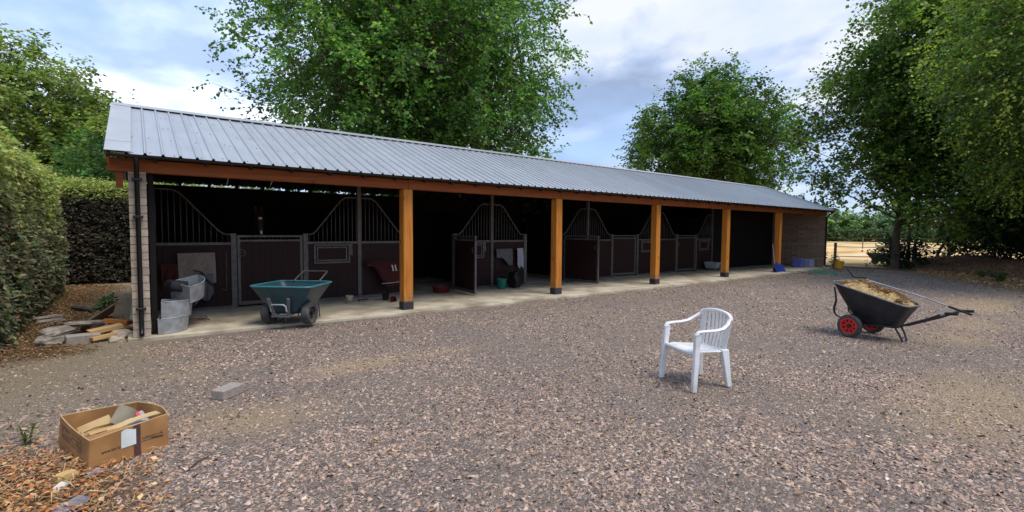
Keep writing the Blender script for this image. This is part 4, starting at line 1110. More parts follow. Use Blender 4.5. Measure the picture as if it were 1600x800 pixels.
plant('weed_clump', 'small weeds at the bank foot left of the larger weeds', 21.0, -5.3, -0.05, 8, 0.30, 0.35, 0.10, (0.09, 0.13, 0.035), g, 'weeds')
plant('dry_weed', 'thin dry weed stalks in the leaf litter behind the cardboard box', -5.02, -3.72, -0.05, 5, 0.20, 0.12, 0.035, (0.20, 0.19, 0.08), g, 'weeds')

# post and tape fence across the pasture
fp = thing('wire_fence', 'light post and tape fence crossing the yellow pasture', 'fence', (57.0, 16.0, -0.13))
fa, fb = np.array([50., 26.0]), np.array([62., 3.0])
fpm = MB().tube([(0, 0, 0), (0, 0, 1.25)], 0.045, 6).mesh('post', True, MT['fencew'])
for t in np.linspace(0, 1, 8):
    p = fa + (fb - fa) * t
    link('post', fpm, fp, loc=(p[0] - 57, p[1] - 16, 0))
for z in (0.6, 1.15):
    MB().bar((fa[0] - 57, fa[1] - 16, z), (fb[0] - 57, fb[1] - 16, z), 0.02, 0.05).build('rail', MT['fencew'], fp)
fq = thing('field_fence', 'weathered field fence with thin rails behind the straight trunk', 'fence', (26.6, 0.6, -0.1))
q0, q1 = np.array([24.9, 0.95]), np.array([33., -9.])
for t in np.linspace(0, 1, 6):
    p = q0 + (q1 - q0) * t
    MB().box(-.055, .055, -.055, .055, 0, 1.18).build('post', MT['fencew'], fq, bevel=.01, loc=(p[0] - 26.6, p[1] - .6, 0))
for z in (0.45, 0.95):
    MB().bar((q0[0] - 26.6, q0[1] - .6, z), (q1[0] - 26.6, q1[1] - .6, z), 0.03, 0.035).build('rail', MT['fencew'], fq)

# ------------------------------------------------------------------ objects
GZ = -0.05
def loc_z(x, y): return float(yard_z(x, y))
def text_mesh(body, size, ext=0.0006):
    cu = bpy.data.curves.new('lettering', 'FONT'); cu.body = body; cu.size = size; cu.extrude = ext; cu.align_x = 'LEFT'
    cu.resolution_u = 3
    o = bpy.data.objects.new('lettering', cu); COL.objects.link(o)
    dg = bpy.context.evaluated_depsgraph_get(); dg.update()
    me = bpy.data.meshes.new_from_object(o.evaluated_get(dg))
    bpy.data.objects.remove(o); bpy.data.curves.remove(cu)
    return me
def rot2(p, rz): return (p[0] * math.cos(rz) - p[1] * math.sin(rz), p[0] * math.sin(rz) + p[1] * math.cos(rz))

# --- white plastic garden chair
def garden_chair(x, y, rz):
    r = thing('garden_chair', 'white plastic garden armchair standing on the gravel', 'chair', (x, y, loc_z(x, y) + 0.004), rz)
    r.scale = (1.0, 1.0, 0.955)
    W = MT['white_pl']
    # seat: dished sheet with turned down edge
    nx, ny = 13, 13; m = MB()
    for j in range(ny):
        for i in range(nx):
            u = i / (nx - 1) * 2 - 1; v = j / (ny - 1)
            hw = 0.245 - 0.04 * v
            z = 0.435 - 0.035 * v - 0.018 * (1 - u * u) * math.sin(v * 3.0) - 0.03 * max(0, (0.10 - v) / 0.10) ** 2 - 0.012 * max(0, (abs(u) - .9) / .1)
            m.v.append(Vector((u * hw, 0.01 + 0.44 * v, z)))
    for j in range(ny - 1):
        for i in range(nx - 1):
            m.f.append((j * nx + i, j * nx + i + 1, (j + 1) * nx + i + 1, (j + 1) * nx + i))
    m.build('seat', W, r, smooth=True, solid=0.012, sub=1)
    m = MB(); m.tube([(-.245, .0, .405), (-.15, -.014, .402), (0, -.018, .40), (.15, -.014, .402), (.245, .0, .405)], 0.021, 8, flat=1.25)
    m.build('front_apron', W, r, smooth=True)
    for s in (-1, 1):
        m = MB(); m.tube([(s * .205, .43, .385), (s * .198, .455, .41)], .02, 8); 
        # legs: angled channel sections, wide at the top
        def leg(p0, p1, a0, b0, a1, b1):
            q = MB(); rings = []
            for p, a, b in ((p0, a0, b0), ((Vector(p0) + Vector(p1)) / 2, (a0 * .45 + a1 * .55), (b0 * .45 + b1 * .55)), (p1, a1, b1)):
                p = Vector(p); rings.append([p + Vector((dx * a, dy * b, 0)) for dx, dy in ((-.5, -.5), (.5, -.5), (.5, .5), (-.5, .5))])
            q.loft(rings); return q
        leg((s * .252, .012, .625), (s * .272, -.035, 0.0), .042, .070, .044, .052).build('front_leg', W, r, bevel=.009, segs=2)
        leg((s * .195, .405, .42), (s * .222, .455, 0.0), .056, .092, .042, .056).build('rear_leg', W, r, bevel=.009, segs=2)
        arm = MB()
        pts = [(s * .252, -.005, .615), (s * .256, .02, .648), (s * .262, .08, .652), (s * .272, .22, .655), (s * .272, .31, .668), (s * .258, .38, .705), (s * .225, .435, .752)]
        arm.tube(pts, [.030, .031, .030, .028, .027, .026, .025], 10, flat=0.52)
        arm.build('armrest', W, r, smooth=True)
    # back rim arch
    m = MB(); pts = []
    for t in np.linspace(0, math.pi, 17):
        cx = math.cos(t); sz = math.sin(t)
        pts.append((cx * .228, .437 + .035 * sz + .012, .745 + .075 * sz ** 0.8))
    m.tube(pts, .026, 10, flat=0.7); m.build('back_rim', W, r, smooth=True)
    # slats and outer stiles
    def back_y(z): return 0.418 + 0.06 * (z - .40) / .42
    n = 7
    for i in range(n):
        u = (i - (n - 1) / 2) / ((n - 1) / 2)
        x0, x1 = u * .150, u * .170
        zt = .745 + .072 * math.sqrt(max(0, 1 - (u * .78) ** 2)); zb = 0.385
        w0, w1 = .0130, .0140; q = MB(); rings = []
        for t in np.linspace(0, 1, 6):
            z = zb + (zt - zb) * t; xx = x0 + (x1 - x0) * t; yy = back_y(z) + .018 * (1 - u * u) * math.sin(t * 3.1)
            ww = w0 + (w1 - w0) * t
            rings.append([Vector((xx - ww, yy - .004, z)), Vector((xx + ww, yy - .004, z)), Vector((xx + ww, yy + .004, z)), Vector((xx - ww, yy + .004, z))])
        q.loft(rings); q.build('slat', W, r)
    for s in (-1, 1):
        q = MB(); rings = []
        for t in np.linspace(0, 1, 6):
            z = .375 + .40 * t; xx = s * (.183 + .030 * t); yy = back_y(z) - .005
            rings.append([Vector((xx - .022, yy - .006, z)), Vector((xx + .022, yy - .006, z)), Vector((xx + .022, yy + .008, z)), Vector((xx - .022, yy + .008, z))])
        q.loft(rings); q.build('stile', W, r, bevel=.003)
    return r
garden_chair(0.275, -5.85, -1.904)

# --- wheels
def wheel(parent, x, r, w, rim, hubmat, spokes=True, out=1):
    tz = r
    prof = [(r * .66, -w * .42), (r * .80, -w * .5), (r * .94, -w * .46), (r, -w * .22), (r * 1.0, w * .22), (r * .94, w * .46), (r * .80, w * .5), (r * .66, w * .42), (r * .62, 0), (r * .66, -w * .42)]
    wh = MB().lathe(prof, 28, ax='X').build('wheel', MT['tyre'], parent, smooth=True, loc=(x, 0, tz))
    prof = [(r * .655, -w * .36), (r * .70, -w * .44), (r * .58, -w * .44), (r * .56, -w * .1), (r * .56, w * .1), (r * .58, w * .44), (r * .70, w * .44), (r * .655, w * .36)]
    MB().lathe(prof, 28, ax='X').build('rim', rim, wh, smooth=True)
    h = MB().lathe([(0, -w * .55), (r * .14, -w * .55), (r * .17, -w * .3), (r * .17, w * .3), (r * .14, w * .55), (0, w * .55)], 12, ax='X')
    h.build('hub', hubmat, wh, smooth=True)
    sp = MB()
    for k in range(8 if spokes else 5):
        a = k * 2 * math.pi / (8 if spokes else 5)
        c, s = math.cos(a), math.sin(a)
        sp.bar((0, c * r * .15, s * r * .15), (0, c * r * .60, s * r * .60), w * .30, r * (.19 if spokes else .22), up=(0, -s, c))
    sp.build('spokes', rim, wh)
    sp = MB().lathe([(r * .16, -w * .06), (r * .58, -w * .06), (r * .58, w * .06), (r * .16, w * .06)], 20, ax='X'); sp.build('web', MT['black_st'], wh)
    return wh
def tub_rings(levels, n=36):
    """levels: (z_front, z_rear, cx_y_front, y_rear, half_front, half_rear, corner) rounded rectangles, each possibly sloping"""
    rings = []
    for yf, yr, zf, zr, hf, hr, c in levels:
        ring = []
        corners = [((hf - c), yf - c, 0), (-(hf - c), yf - c, 90), (-(hr - c), yr + c, 180), ((hr - c), yr + c, 270)]
        for cx, cy, a0 in corners:
            for k in range(7):
                a = R(a0 + 15 * k)
                x = cx + c * math.cos(a); y = cy + c * math.sin(a)
                t = (y - yr) / (yf - yr)
                ring.append(Vector((x, y, zr + (zf - zr) * t)))
        rings.append(ring)
    return rings

# --- black wheelbarrow full of bedding
BX, BY, BRZ = 4.93, -6.13, -0.163
bz0 = loc_z(BX, BY)
wb = thing('wheelbarrow', 'black two wheeled wheelbarrow with red wheels heaped with straw bedding', 'wheelbarrow', (BX, BY, bz0 + .004), BRZ)
for s in (-1, 1): wheel(wb, s * .345, .178, .085, MT['red_pl'], MT['black_st'])
ax_ = MB().tube([(-.34, 0, .178), (.34, 0, .178)], .012, 8); ax_.build('axle', MT['black_st'], wb)
lv = [(.02, -.50, .235, .215, .17, .15, .10), (.045, -.53, .30, .26, .20, .18, .10), (.20, -.62, .60, .43, .285, .225, .12), (.32, -.70, .855, .565, .345, .262, .13)]
m = MB(); rg = tub_rings(lv); m.loft(rg, cap=False)
m.f.append(tuple(range(len(rg[0]) - 1, -1, -1)))
m.build('tub', MT['black_tub'], wb, smooth=True, solid=.008)
rimp = rg[-1] + [rg[-1][0]]
MB().tube(rimp, .0135, 8, flat=0.9).build('tub_rim', MT['rim_worn'], wb, smooth=True)
fr = MB()
for s in (-1, 1):
    fr.tube([(s * .14, .06, .20), (s * .15, -.2, .212), (s * .19, -.55, .235), (s * .225, -.95, .43), (s * .245, -1.10, .520), (s * .25, -1.16, .548)], .0165, 8)
    fr.tube([(s * .13, .06, .178), (s * .13, .06, .24)], .014, 6)
fr.build('frame', MT['black_st'], wb, smooth=True)
for s in (-1, 1):
    hd = MB(); hd.tube([(s * .25, -1.15, .545), (s * .255, -1.29, .560)], .021, 10); hd.build('grip', MT['black_pl'], wb, smooth=True)
    hd = MB(); hd.tube([(s * .249, -1.10, .522), (s * .2505, -1.165, .5505)], .0185, 10); hd.build('handle_sleeve', MT['galv'], wb, smooth=True)
    lg = MB(); lg.tube([(s * .10, -.50, .23), (s * .085, -.56, .12), (s * .06, -.60, .012)], .0135, 8); lg.build('leg', MT['black_st'], wb, smooth=True)
lg = MB(); lg.tube([(-.072, -.585, .07), (.072, -.585, .07)], .009, 6); lg.build('leg_brace', MT['black_st'], wb)
for s in (-1, 1):
    fb = MB(); fb.tube([(s * .24, .305, .76), (s * .235, .285, .64), (s * .23, .275, .54), (s * .225, .29, .48), (s * .22, .31, .40), (s * .215, .30, .33), (s * .21, .26, .285), (s * .20, .19, .265)], [.013, .014, .017, .018, .018, .016, .012, .010], 8)
    fb.build('front_guard', MT['black_st'], wb, smooth=True)
# bedding heap: surface plus loose clods and stalks
g = np.random.default_rng(41)
nx, ny = 26, 44; m = []
def heap(x, y):
    t = (y + .66) / .95
    hw = .245 + .085 * t
    e = np.clip(1 - (np.abs(x) / hw) ** 2.5, 0, 1) * np.clip(1 - (np.abs(t - .5) * 2) ** 4, 0, 1)
    zr = .575 + .285 * np.clip((y + .70) / 1.02, 0, 1)
    return zr - .035 + .115 * e + .065 * e * (vnoise(x, y, .16, 71, 3) - .5) * 2
xs = np.linspace(-1, 1, nx); ys = np.linspace(0, 1, ny)
V = []
for t in ys:
    for u in xs:
        y = -.675 + .965 * t; x = u * (.238 + .085 * t) * (0.97 if .04 < t < .96 else .86); V.append((x, y, float(heap(np.array(x), np.array(y)))))
V = np.array(V); i = np.arange((ny - 1) * nx).reshape(ny - 1, nx)[:, :-1].ravel()
F = np.stack([i, i + 1, i + 1 + nx, i + nx], 1)
cx = V[F].mean(1); dk = sstep(.50, .62, vnoise(cx[:, 0], cx[:, 1], .13, 75, 3) + .16 * sstep(-.1, -.5, cx[:, 1]) - .05)
t = np.array([.50, .36, .17])[None] * (1 - dk[:, None]) + np.array([.17, .10, .045])[None] * dk[:, None]
bed = np_mesh('bedding', V, F, MT['manure'], t * (0.8 + .4 * g.random((len(F), 1))), smooth=False)
# loose pieces on the heap
n = 2600
x = g.uniform(-.29, .29, n); y = g.uniform(-.66, .27, n); k = np.abs(x) < (.225 + .085 * (y + .66) / .95); x, y = x[k], y[k]; n = len(x)
th = g.random(n) * 6.28; A = unit(np.stack([np.cos(th), np.sin(th), g.normal(.05, .35, n)], 1)); B = unit(np.cross(A, rand_dirs(n, g)))
V2, F2 = leaf_faces(np.stack([x, y, heap(x, y) + .004 + .012 * g.random(n)], 1), A, B, .02 + .06 * g.random(n), .0015 + .006 * g.random(n) ** 3, np.full(n, .05))
dk = sstep(.47, .62, vnoise(x, y, .13, 75, 3) + .16 * sstep(-.1, -.5, y) - .05)[:, None]
t2 = (np.array([.60, .45, .22]) * (1 - dk) + np.array([.22, .13, .06]) * dk) * (.7 + .6 * g.random((n, 1)))
np_mesh('straw', V2, F2, MT['straw'], t2, parent=bed)['kind'] = 'stuff'
cl = MB()
for q in range(110):
    x = g.uniform(-.2, .2); y = g.uniform(-.6, .2)
    if vnoise(x, y, .13, 75, 3) + .16 * sstep(-.1, -.5, y) < .52: continue
    rr = g.uniform(.014, .040); zc = float(heap(np.array(x), np.array(y))) + rr * .5
    ring = lambda z, k: [Vector((x + rr * k * math.cos(a) * g.uniform(.7, 1.3), y + rr * k * math.sin(a) * g.uniform(.7, 1.3), zc + z * rr)) for a in np.linspace(0, 6.28, 7)[:-1]]
    cl.loft([ring(-.8, .5), ring(-.1, 1), ring(.6, .6)])
o = cl.build('clods', pbr('dung_clod', (.14, .075, .032), (.27, .165, .075), scale=30, rough=1, bump=.6), bed); o['kind'] = 'stuff'
bed.location = wb.location; bed.rotation_euler = wb.rotation_euler
tag(bed, 'heap of golden straw and dark dung piled in the black wheelbarrow', 'bedding')
# scraper lying across the barrow
sc_ = thing('scraper', 'long handled metal scraper laid across the straw in the black wheelbarrow', 'scraper', (BX, BY, bz0), BRZ)
MB().tube([(.31, .17, .895), (.34, -.60, .700), (.255, -1.02, .590)], .0115, 8).build('shaft', MT['galv'], sc_, smooth=True)
MB().tube([(.255, -1.01, .592), (.185, -1.29, .52)], .0165, 8).build('grip', MT['black_pl'], sc_, smooth=True)
MB().tube([(.31, .10, .905), (.27, .27, .915), (.262, .30, .95), (.22, .36, 1.055)], [.013, .016, .017, .012], 8).build('bent_blade', MT['black_st'], sc_, smooth=True)

# --- teal wheelbarrow
TX, TY, TRZ = -2.348, -0.189, 2.40
tb = thing('wheelbarrow', 'teal green plastic wheelbarrow with grey wheels on the slab before the first stall door', 'wheelbarrow', (TX, TY, 0.004), TRZ)
for s in (-1, 1): wheel(tb, s * .345, .19, .13, MT['tyre'], MT['black_pl'], False)
MB().tube([(-.34, 0, .19), (.34, 0, .19)], .014, 8).build('axle', MT['galv'], tb)
lv = [(.17, -.42, .20, .20, .20, .20, .09), (.19, -.44, .25, .25, .235, .23, .09), (.27, -.52, .48, .48, .40, .38, .10), (.325, -.58, .655, .655, .515, .49, .11)]
m = MB(); rg = tub_rings(lv); m.loft(rg, cap=False); m.f.append(tuple(range(len(rg[0]) - 1, -1, -1)))
m.build('tub', MT['teal'], tb, smooth=True, solid=.008)
MB().tube(rg[-1] + [rg[-1][0]], .017, 8, flat=0.9).build('tub_rim', MT['teal_rim'], tb, smooth=True)
m = MB()
for s in (-1, 1):
    m.bar((s * .17, .335, .47), (s * .115, .255, .17), .045, .03, up=(0, 1, 0.3))
    m.tube([(s * .12, .22, .19), (s * .13, -.30, .19), (s * .2, -.60, .30)], .016, 8)
m.build('frame', MT['rim_worn'], tb)
MB().tube([(-.13, .32, .26), (-.13, .345, .345), (-.10, .352, .372), (.10, .352, .372), (.13, .345, .345), (.13, .32, .26)], .013, 8).build('front_hoop', MT['galv'], tb, smooth=True)
MB().box(-.15, .15, .20, .30, .155, .185).build('nose_plate', MT['rim_worn'], tb, bevel=.006)
MB().lathe([(0, -.02), (.05, -.02), (.055, 0), (.05, .02), (0, .02)], 14, ax='X').build('castor', MT['black_st'], tb, smooth=True, loc=(0, .16, .10))
MB().bar((0, .16, .16), (0, .16, .09), .03, .02).build('castor_fork', MT['black_st'], tb)
MB().tube([(.235, -.56, .655), (.232, -.80, .765), (.228, -.895, .802), (.20, -.918, .808), (-.20, -.918, .808), (-.228, -.895, .802), (-.232, -.80, .765), (-.235, -.56, .655)], .0145, 8).build('push_bar', MT['steel'], tb, smooth=True)
for s in (-1, 1): MB().tube([(s * .20, -.52, .30), (s * .2, -.60, .30), (s * .2, -.64, .01)], .014, 8).build('leg', MT['rim_worn'], tb, smooth=True)

# --- cardboard box with rubbish
Bx, By = -4.50, -4.17
bz = loc_z(Bx, By) - .004
cb = thing('cardboard_box', 'open brown cardboard box with a dark tape strip and white label standing among dead leaves', 'box', (Bx, By, bz))
def arc(p, q, bow, n=7):
    p, q = np.array(p), np.array(q); d = q - p; nn = np.array([d[1], -d[0]])
    return [tuple(p + d * t + nn * bow * math.sin(math.pi * t)) for t in np.linspace(0, 1, n)]
Ab, Bb, Cb, Db = (-4.826, -3.90), (-4.618, -4.535), (-4.172, -4.372), (-4.362, -3.80)
At, Bt, Ct, Dt = (-4.815, -3.835), (-4.606, -4.532), (-4.168, -4.262), (-4.353, -3.80)
def wall_strip(name, b0, b1, t0, t1, bowb, bowt, zt=(.207, .207), nv=5):
    lo_ = arc(b0, b1, bowb, 11); hi_ = arc(t0, t1, bowt, 11)
    m = MB(); k = 11
    for j in range(nv):
        v = j / (nv - 1)
        for i in range(k):
            x = lo_[i][0] * (1 - v) + hi_[i][0] * v; y = lo_[i][1] * (1 - v) + hi_[i][1] * v
            zz = (zt[0] + (zt[1] - zt[0]) * i / (k - 1)) * v
            m.v.append(Vector((x - Bx, y - By, zz + .003)))
    for j in range(nv - 1):
        for i in range(k - 1): m.f.append((j * k + i, j * k + i + 1, (j + 1) * k + i + 1, (j + 1) * k + i))
    return m.build(name, MT['card'], cb, smooth=True, solid=.006)
wall_strip('side_panel', Ab, Bb, At, Bt, 0.0, .015)
front = wall_strip('front_panel', Bb, Cb, Bt, Ct, 0.015, -.012, (.207, .207))
wall_strip('side_panel', Cb, Db, Ct, Dt, .03, .10)
wall_strip('back_panel', Db, Ab, Dt, At, 0.0, .02)
for p0, p1, bw_ in ((At, Bt, .015), (Bt, Ct, -.012), (Ct, Dt, .10), (Dt, At, .02)):
    MB().tube([(q[0] - Bx, q[1] - By, .211) for q in arc(p0, p1, bw_, 11)], .0038, 5).build('cut_edge', MT['card_edge'], cb)
m = MB(); m.v = [Vector((p[0] - Bx, p[1] - By, .004)) for p in (Ab, Bb, Cb, Db)] + [Vector((p[0] - Bx, p[1] - By, .010)) for p in (Ab, Bb, Cb, Db)]
m.f = [(3, 2, 1, 0), (4, 5, 6, 7), (0, 1, 5, 4), (1, 2, 6, 5), (2, 3, 7, 6), (3, 0, 4, 7)]; m.build('bottom', MT['card'], cb)
# print, tape and label follow the front panel
fl, fh = arc(Bb, Cb, .015, 41), arc(Bt, Ct, -.012, 41)
def fpt(t, v, off):
    i = t * 40; a = int(min(39, max(0, i))); f = i - a
    lo_ = np.array(fl[a]) * (1 - f) + np.array(fl[a + 1]) * f; hi_ = np.array(fh[a]) * (1 - f) + np.array(fh[a + 1]) * f
    p = lo_ * (1 - v) + hi_ * v; d = np.array(Cb) - np.array(Bb); nn = np.array([d[1], -d[0]]) / np.linalg.norm(d)
    p = p + nn * off
    return Vector((p[0] - Bx, p[1] - By, .003 + .207 * v))
def patch(name, t0, t1, v0, v1, mat, off=.0045, skew=0.0):
    m = MB()
    for j in range(5):
        v = v0 + (v1 - v0) * j / 4
        for i in range(6):
            t = t0 + (t1 - t0) * i / 5 + skew * (v - .5)
            m.v.append(fpt(t, v + (0 if name != 'label' else .05 * math.sin(i) * (j == 4)), off))
    for j in range(4):
        for i in range(5): m.f.append((j * 6 + i, j * 6 + i + 1, j * 6 + i + 7, j * 6 + i + 6))
    return m.build(name, MT[mat], front, solid=.0012)
patch('tape_strip', .535, .625, .0, .985, 'tape')
patch('label', .375, .565, .40, .93, 'paper', .0062)
def print_text(body, t0, t1, v, size, name='printed_text'):
    me = text_mesh(body, size)
    xs = [q.co.x for q in me.vertices]; w = max(xs) - min(xs); x0 = min(xs)
    for q in me.vertices:
        t = t0 + (t1 - t0) * (q.co.x - x0) / w
        p = fpt(t, v + q.co.y / .207, .0042 + q.co.z)
        q.co = p
    me.materials.append(MT['ink']); link(name, me, front)
print_text('www.tor.lo', .14, .37, .42, .032)
print_text('ndeson.uk', .65, .93, .45, .032)
# logo block on the left side
side = [o for o in cb.children if o.name.startswith('side_panel')][0]
def spt(t, v, off):
    lo_ = np.array(Ab) * (1 - t) + np.array(Bb) * t; hi_ = np.array(At) * (1 - t) + np.array(Bt) * t
    p = lo_ * (1 - v) + hi_ * v; d = np.array(Bb) - np.array(Ab); nn = np.array([d[1], -d[0]]) / np.linalg.norm(d)
    bow = .015 * math.sin(math.pi * t) * np.linalg.norm(d) * v
    p = p + nn * (off + bow)
    return Vector((p[0] - Bx, p[1] - By, .003 + .207 * v))
def spatch(name, t0, t1, v0, v1, mat, off=.0042):
    m = MB()
    for j in range(3):
        for i in range(7): m.v.append(spt(t0 + (t1 - t0) * i / 6, v0 + (v1 - v0) * j / 2, off))
    for j in range(2):
        for i in range(6): m.f.append((j * 7 + i, j * 7 + i + 1, j * 7 + i + 8, j * 7 + i + 7))
    return m.build(name, MT[mat], side, solid=.0008)
spatch('printed_block', .12, .42, .46, .80, 'ink_soft')
for a in ((.12, .80, .42, .44), (.12, .80, .82, .84), (.785, .80, .44, .82), (.12, .13, .44, .82)): spatch('printed_line', *a, 'ink_soft', .0044)
def side_text(body, t0, t1, v, size, mat):
    me = text_mesh(body, size); xs = [q.co.x for q in me.vertices]; w = max(xs) - min(xs); x0 = min(xs)
    for q in me.vertices: q.co = spt(t0 + (t1 - t0) * (q.co.x - x0) / w, v + q.co.y / .207, .0052 + q.co.z)
    me.materials.append(MT[mat]); link('printed_text', me, side)
side_text('AM', .15, .40, .52, .062, 'card')
side_text('CE', .46, .76, .52, .062, 'ink_soft')
# rubbish in the box, each piece loose
def loose(name, label, cat, mb_, mat, loc, rot=(0, 0, 0), bevel=0, smooth=False, solid=0, group=None):
    o = mb_.build(name, MT[mat], None, smooth=smooth, bevel=bevel, loc=loc, rot=rot, solid=solid)
    return tag(o, label, cat, group)
fill = MB()
g = np.random.default_rng(53)
tr_ = MB(); n = 12
fx = [(Ab[0] * (1 - t) + Bb[0] * t) for t in (0, 1)]
V = []
for j in range(n):
    for i in range(n):
        u, v = .03 + .94 * i / (n - 1), .04 + .92 * j / (n - 1)
        p = (np.array(Ab) * (1 - u) + np.array(Bb) * u) * (1 - v) + (np.array(Db) * (1 - u) + np.array(Cb) * u) * v
        V.append((p[0] - Bx, p[1] - By, .055 + .05 * vnoise(p[0], p[1], .1, 81, 2)))
i = np.arange((n - 1) * n).reshape(n - 1, n)[:, :-1].ravel()
o = np_mesh('paper_scraps', np.array(V), np.stack([i, i + 1, i + 1 + n, i + n], 1), MT['litter'], np.array([(.20, .13, .07), (.34, .25, .15), (.12, .08, .05), (.42, .36, .27)])[g.integers(0, 4, (n - 1) ** 2)])
o.location = (Bx, By, bz); tag(o, 'crumpled brown paper scraps filling the bottom of the cardboard box', 'waste paper')
def sheet(w, h, bend, name, label, mat, loc, rot, cat='cardboard'):
    m = MB(); k = 7
    for j in range(2):
        for i in range(k):
            u = i / (k - 1) - .5; m.v.append(Vector((u * w, (j - .5) * h, bend * (1 - 4 * u * u))))
    for i in range(k - 1): m.f.append((i, i + 1, k + i + 1, k + i))
    return loose(name, label, cat, m, mat, loc, rot, solid=.004)
sheet(.17, .15, .03, 'grey_card', 'bent grey card standing up at the back of the cardboard box', 'card_grey', (-4.43, -4.02, bz + .165), (R(62), R(40), R(16)))
sheet(.20, .10, .01, 'card_flap', 'pale folded card flap at the left in the cardboard box', 'card_edge', (-4.60, -4.07, bz + .15), (R(60), R(-10), R(24)))
sheet(.34, .06, .012, 'card_strip', 'long pale cardboard strip reaching over the front rim of the box', 'card_edge', (-4.37, -4.29, bz + .212), (R(8), R(-3), R(30)))
sheet(.30, .05, .012, 'card_strip', 'dull cardboard strip lying along the front inside of the box', 'card', (-4.49, -4.42, bz + .195), (R(25), R(2), R(26)))
sheet(.24, .045, .008, 'card_strip', 'narrow tan card strip lying across the middle of the box', 'offcut', (-4.52, -4.22, bz + .165), (R(15), R(4), R(26)))
sheet(.16, .10, .02, 'paper_sheet', 'crumpled white paper in the right half of the cardboard box', 'paper', (-4.35, -4.22, bz + .17), (R(20), R(12), R(40)), 'paper')
loose('pink_lid', 'small pink plastic lid at the right in the cardboard box', 'lid', MB().lathe([(0, .012), (.026, .012), (.03, 0), (.026, -.012), (0, -.012)], 14), 'pink_pl', (-4.335, -4.10, bz + .195), (R(40), 0, 0), smooth=True)
loose('plastic_blade', 'thin grey plastic spatula sticking up beside the pink lid', 'spatula', MB().box(-.012, .012, -.002, .002, -.06, .05), 'paper', (-4.31, -4.15, bz + .19), (R(-10), R(-25), R(30)), bevel=.001)
loose('curved_stick', 'curved pale wooden handle lying at the left in the box', 'handle', MB().tube([(-.12, -.03, 0), (-.10, .03, .012), (-.02, .05, .018), (.11, .05, .012)], .011, 8), 'offcut', (-4.57, -4.16, bz + .15), (0, 0, R(30)), smooth=True)

# --- paver on the gravel
loose('paver_brick', 'single grey concrete paver lying alone on the gravel', 'brick', MB().box(-.130, .130, -.075, .075, 0, .092), 'paver', (-3.655, -3.40, loc_z(-3.66, -3.4) + .002), (0, 0, .70), bevel=.006)

# --- stones, slabs and timber offcuts by the left wall
def rock(l, w, h, seed, jag=0.18):
    g = np.random.default_rng(seed); m = MB(); rings = []
    for z, k in ((-.5, .86), (-.2, 1.0), (.2, .98), (.5, .80)):
        rings.append([Vector((l / 2 * k * sx * (1 + g.normal(0, jag * .5)) , w / 2 * k * sy * (1 + g.normal(0, jag * .5)), h * (z + g.normal(0, .05)))) for sx, sy in ((-1, -.9), (-.4, -1.05), (.3, -1), (1, -.85), (1.05, .1), (.9, .95), (.2, 1.05), (-.5, 1), (-1, .8), (-1.04, -.1))])
    m.loft(rings); return m
def plank_(l, w, h): return MB().box(-l / 2, l / 2, -w / 2, w / 2, -h / 2, h / 2)
SG = 'rubble and timber beside the left wall'
loose('broken_slab', 'upper pale broken slab at the left end of the rubble heap', 'slab', rock(.34, .28, .085, 1), 'rubble', (-5.28, .62, .10), (R(6), R(-4), R(25)), group=SG)
loose('broken_slab', 'lower rough broken slab at the left end of the rubble heap', 'slab', rock(.34, .26, .11, 2), 'rubble', (-5.30, .50, -.005), (0, R(5), R(-10)), group=SG)
loose('broken_slab', 'wide flat concrete slab tilted at the back of the rubble heap', 'slab', rock(.48, .40, .075, 3), 'rubble', (-5.03, 1.02, .12), (R(-8), R(4), R(15)), group=SG)
loose('concrete_block', 'purplish concrete block at the front of the rubble heap', 'block', MB().box(-.19, .19, -.07, .07, -.07, .07), 'paver', (-4.98, .30, .005), (R(4), R(2), R(12)), bevel=.012, group=SG)
loose('timber_offcut', 'upper pale timber offcut in the heap beside the left wall', 'timber', plank_(.40, .15, .055), 'offcut', (-4.74, .45, .095), (R(4), R(-6), R(18)), bevel=.004, group=SG)
loose('timber_offcut', 'lower pale timber offcut in the heap beside the left wall', 'timber', plank_(.34, .13, .055), 'offcut', (-4.74, .28, .015), (R(-8), R(-5), R(26)), bevel=.004, group=SG)
loose('timber_offcut', 'orange stained timber offcut on top of the heap by the wall', 'timber', plank_(.30, .22, .07), 'offcut_o', (-4.60, .82, .13), (R(-10), R(8), R(-20)), bevel=.004, group=SG)
loose('timber_board', 'weathered board leaning up at the back of the timber heap', 'timber', plank_(.80, .035, .16), 'offcut_d', (-4.88, 1.65, .10), (R(18), R(-14), R(62)), bevel=.004, group=SG)
loose('timber_offcut', 'dark timber offcut under the orange one by the wall', 'timber', plank_(.36, .12, .06), 'offcut_d', (-4.60, .56, .06), (R(10), R(6), R(35)), bevel=.004, group=SG)
loose('broken_slab', 'pinkish brick rubble against the wall below the orange offcut', 'rubble', rock(.24, .22, .12, 5), 'block', (-4.56, .36, .0), (R(15), 0, R(40)), group=SG)
loose('broken_slab', 'small broken stone at the front right of the timber heap', 'rubble', rock(.18, .13, .07, 6), 'block', (-4.60, .12, -.02), (0, R(10), R(10)), group=SG)
loose('broken_brick', 'light reddish brick pieces between board and orange offcut', 'brick', rock(.24, .20, .13, 7), 'block', (-4.73, 1.05, .06), (R(12), R(10), R(70)), group=SG)
loose('round_log', 'short cut log lying on the soil below the hedge', 'log', MB().tube([(-.36, 0, 0), (0, .01, .01), (.36, 0, 0)], [.055, .06, .05], 9), 'bark_pale', (-5.22, 3.75, .0), (0, 0, R(-62)), smooth=False)
loose('flat_stone', 'upper flat grey stone at the foot of the left hedge', 'stone', rock(.46, .22, .05, 8), 'rubble', (-5.66, 3.0, -.02), (0, 0, R(30)))
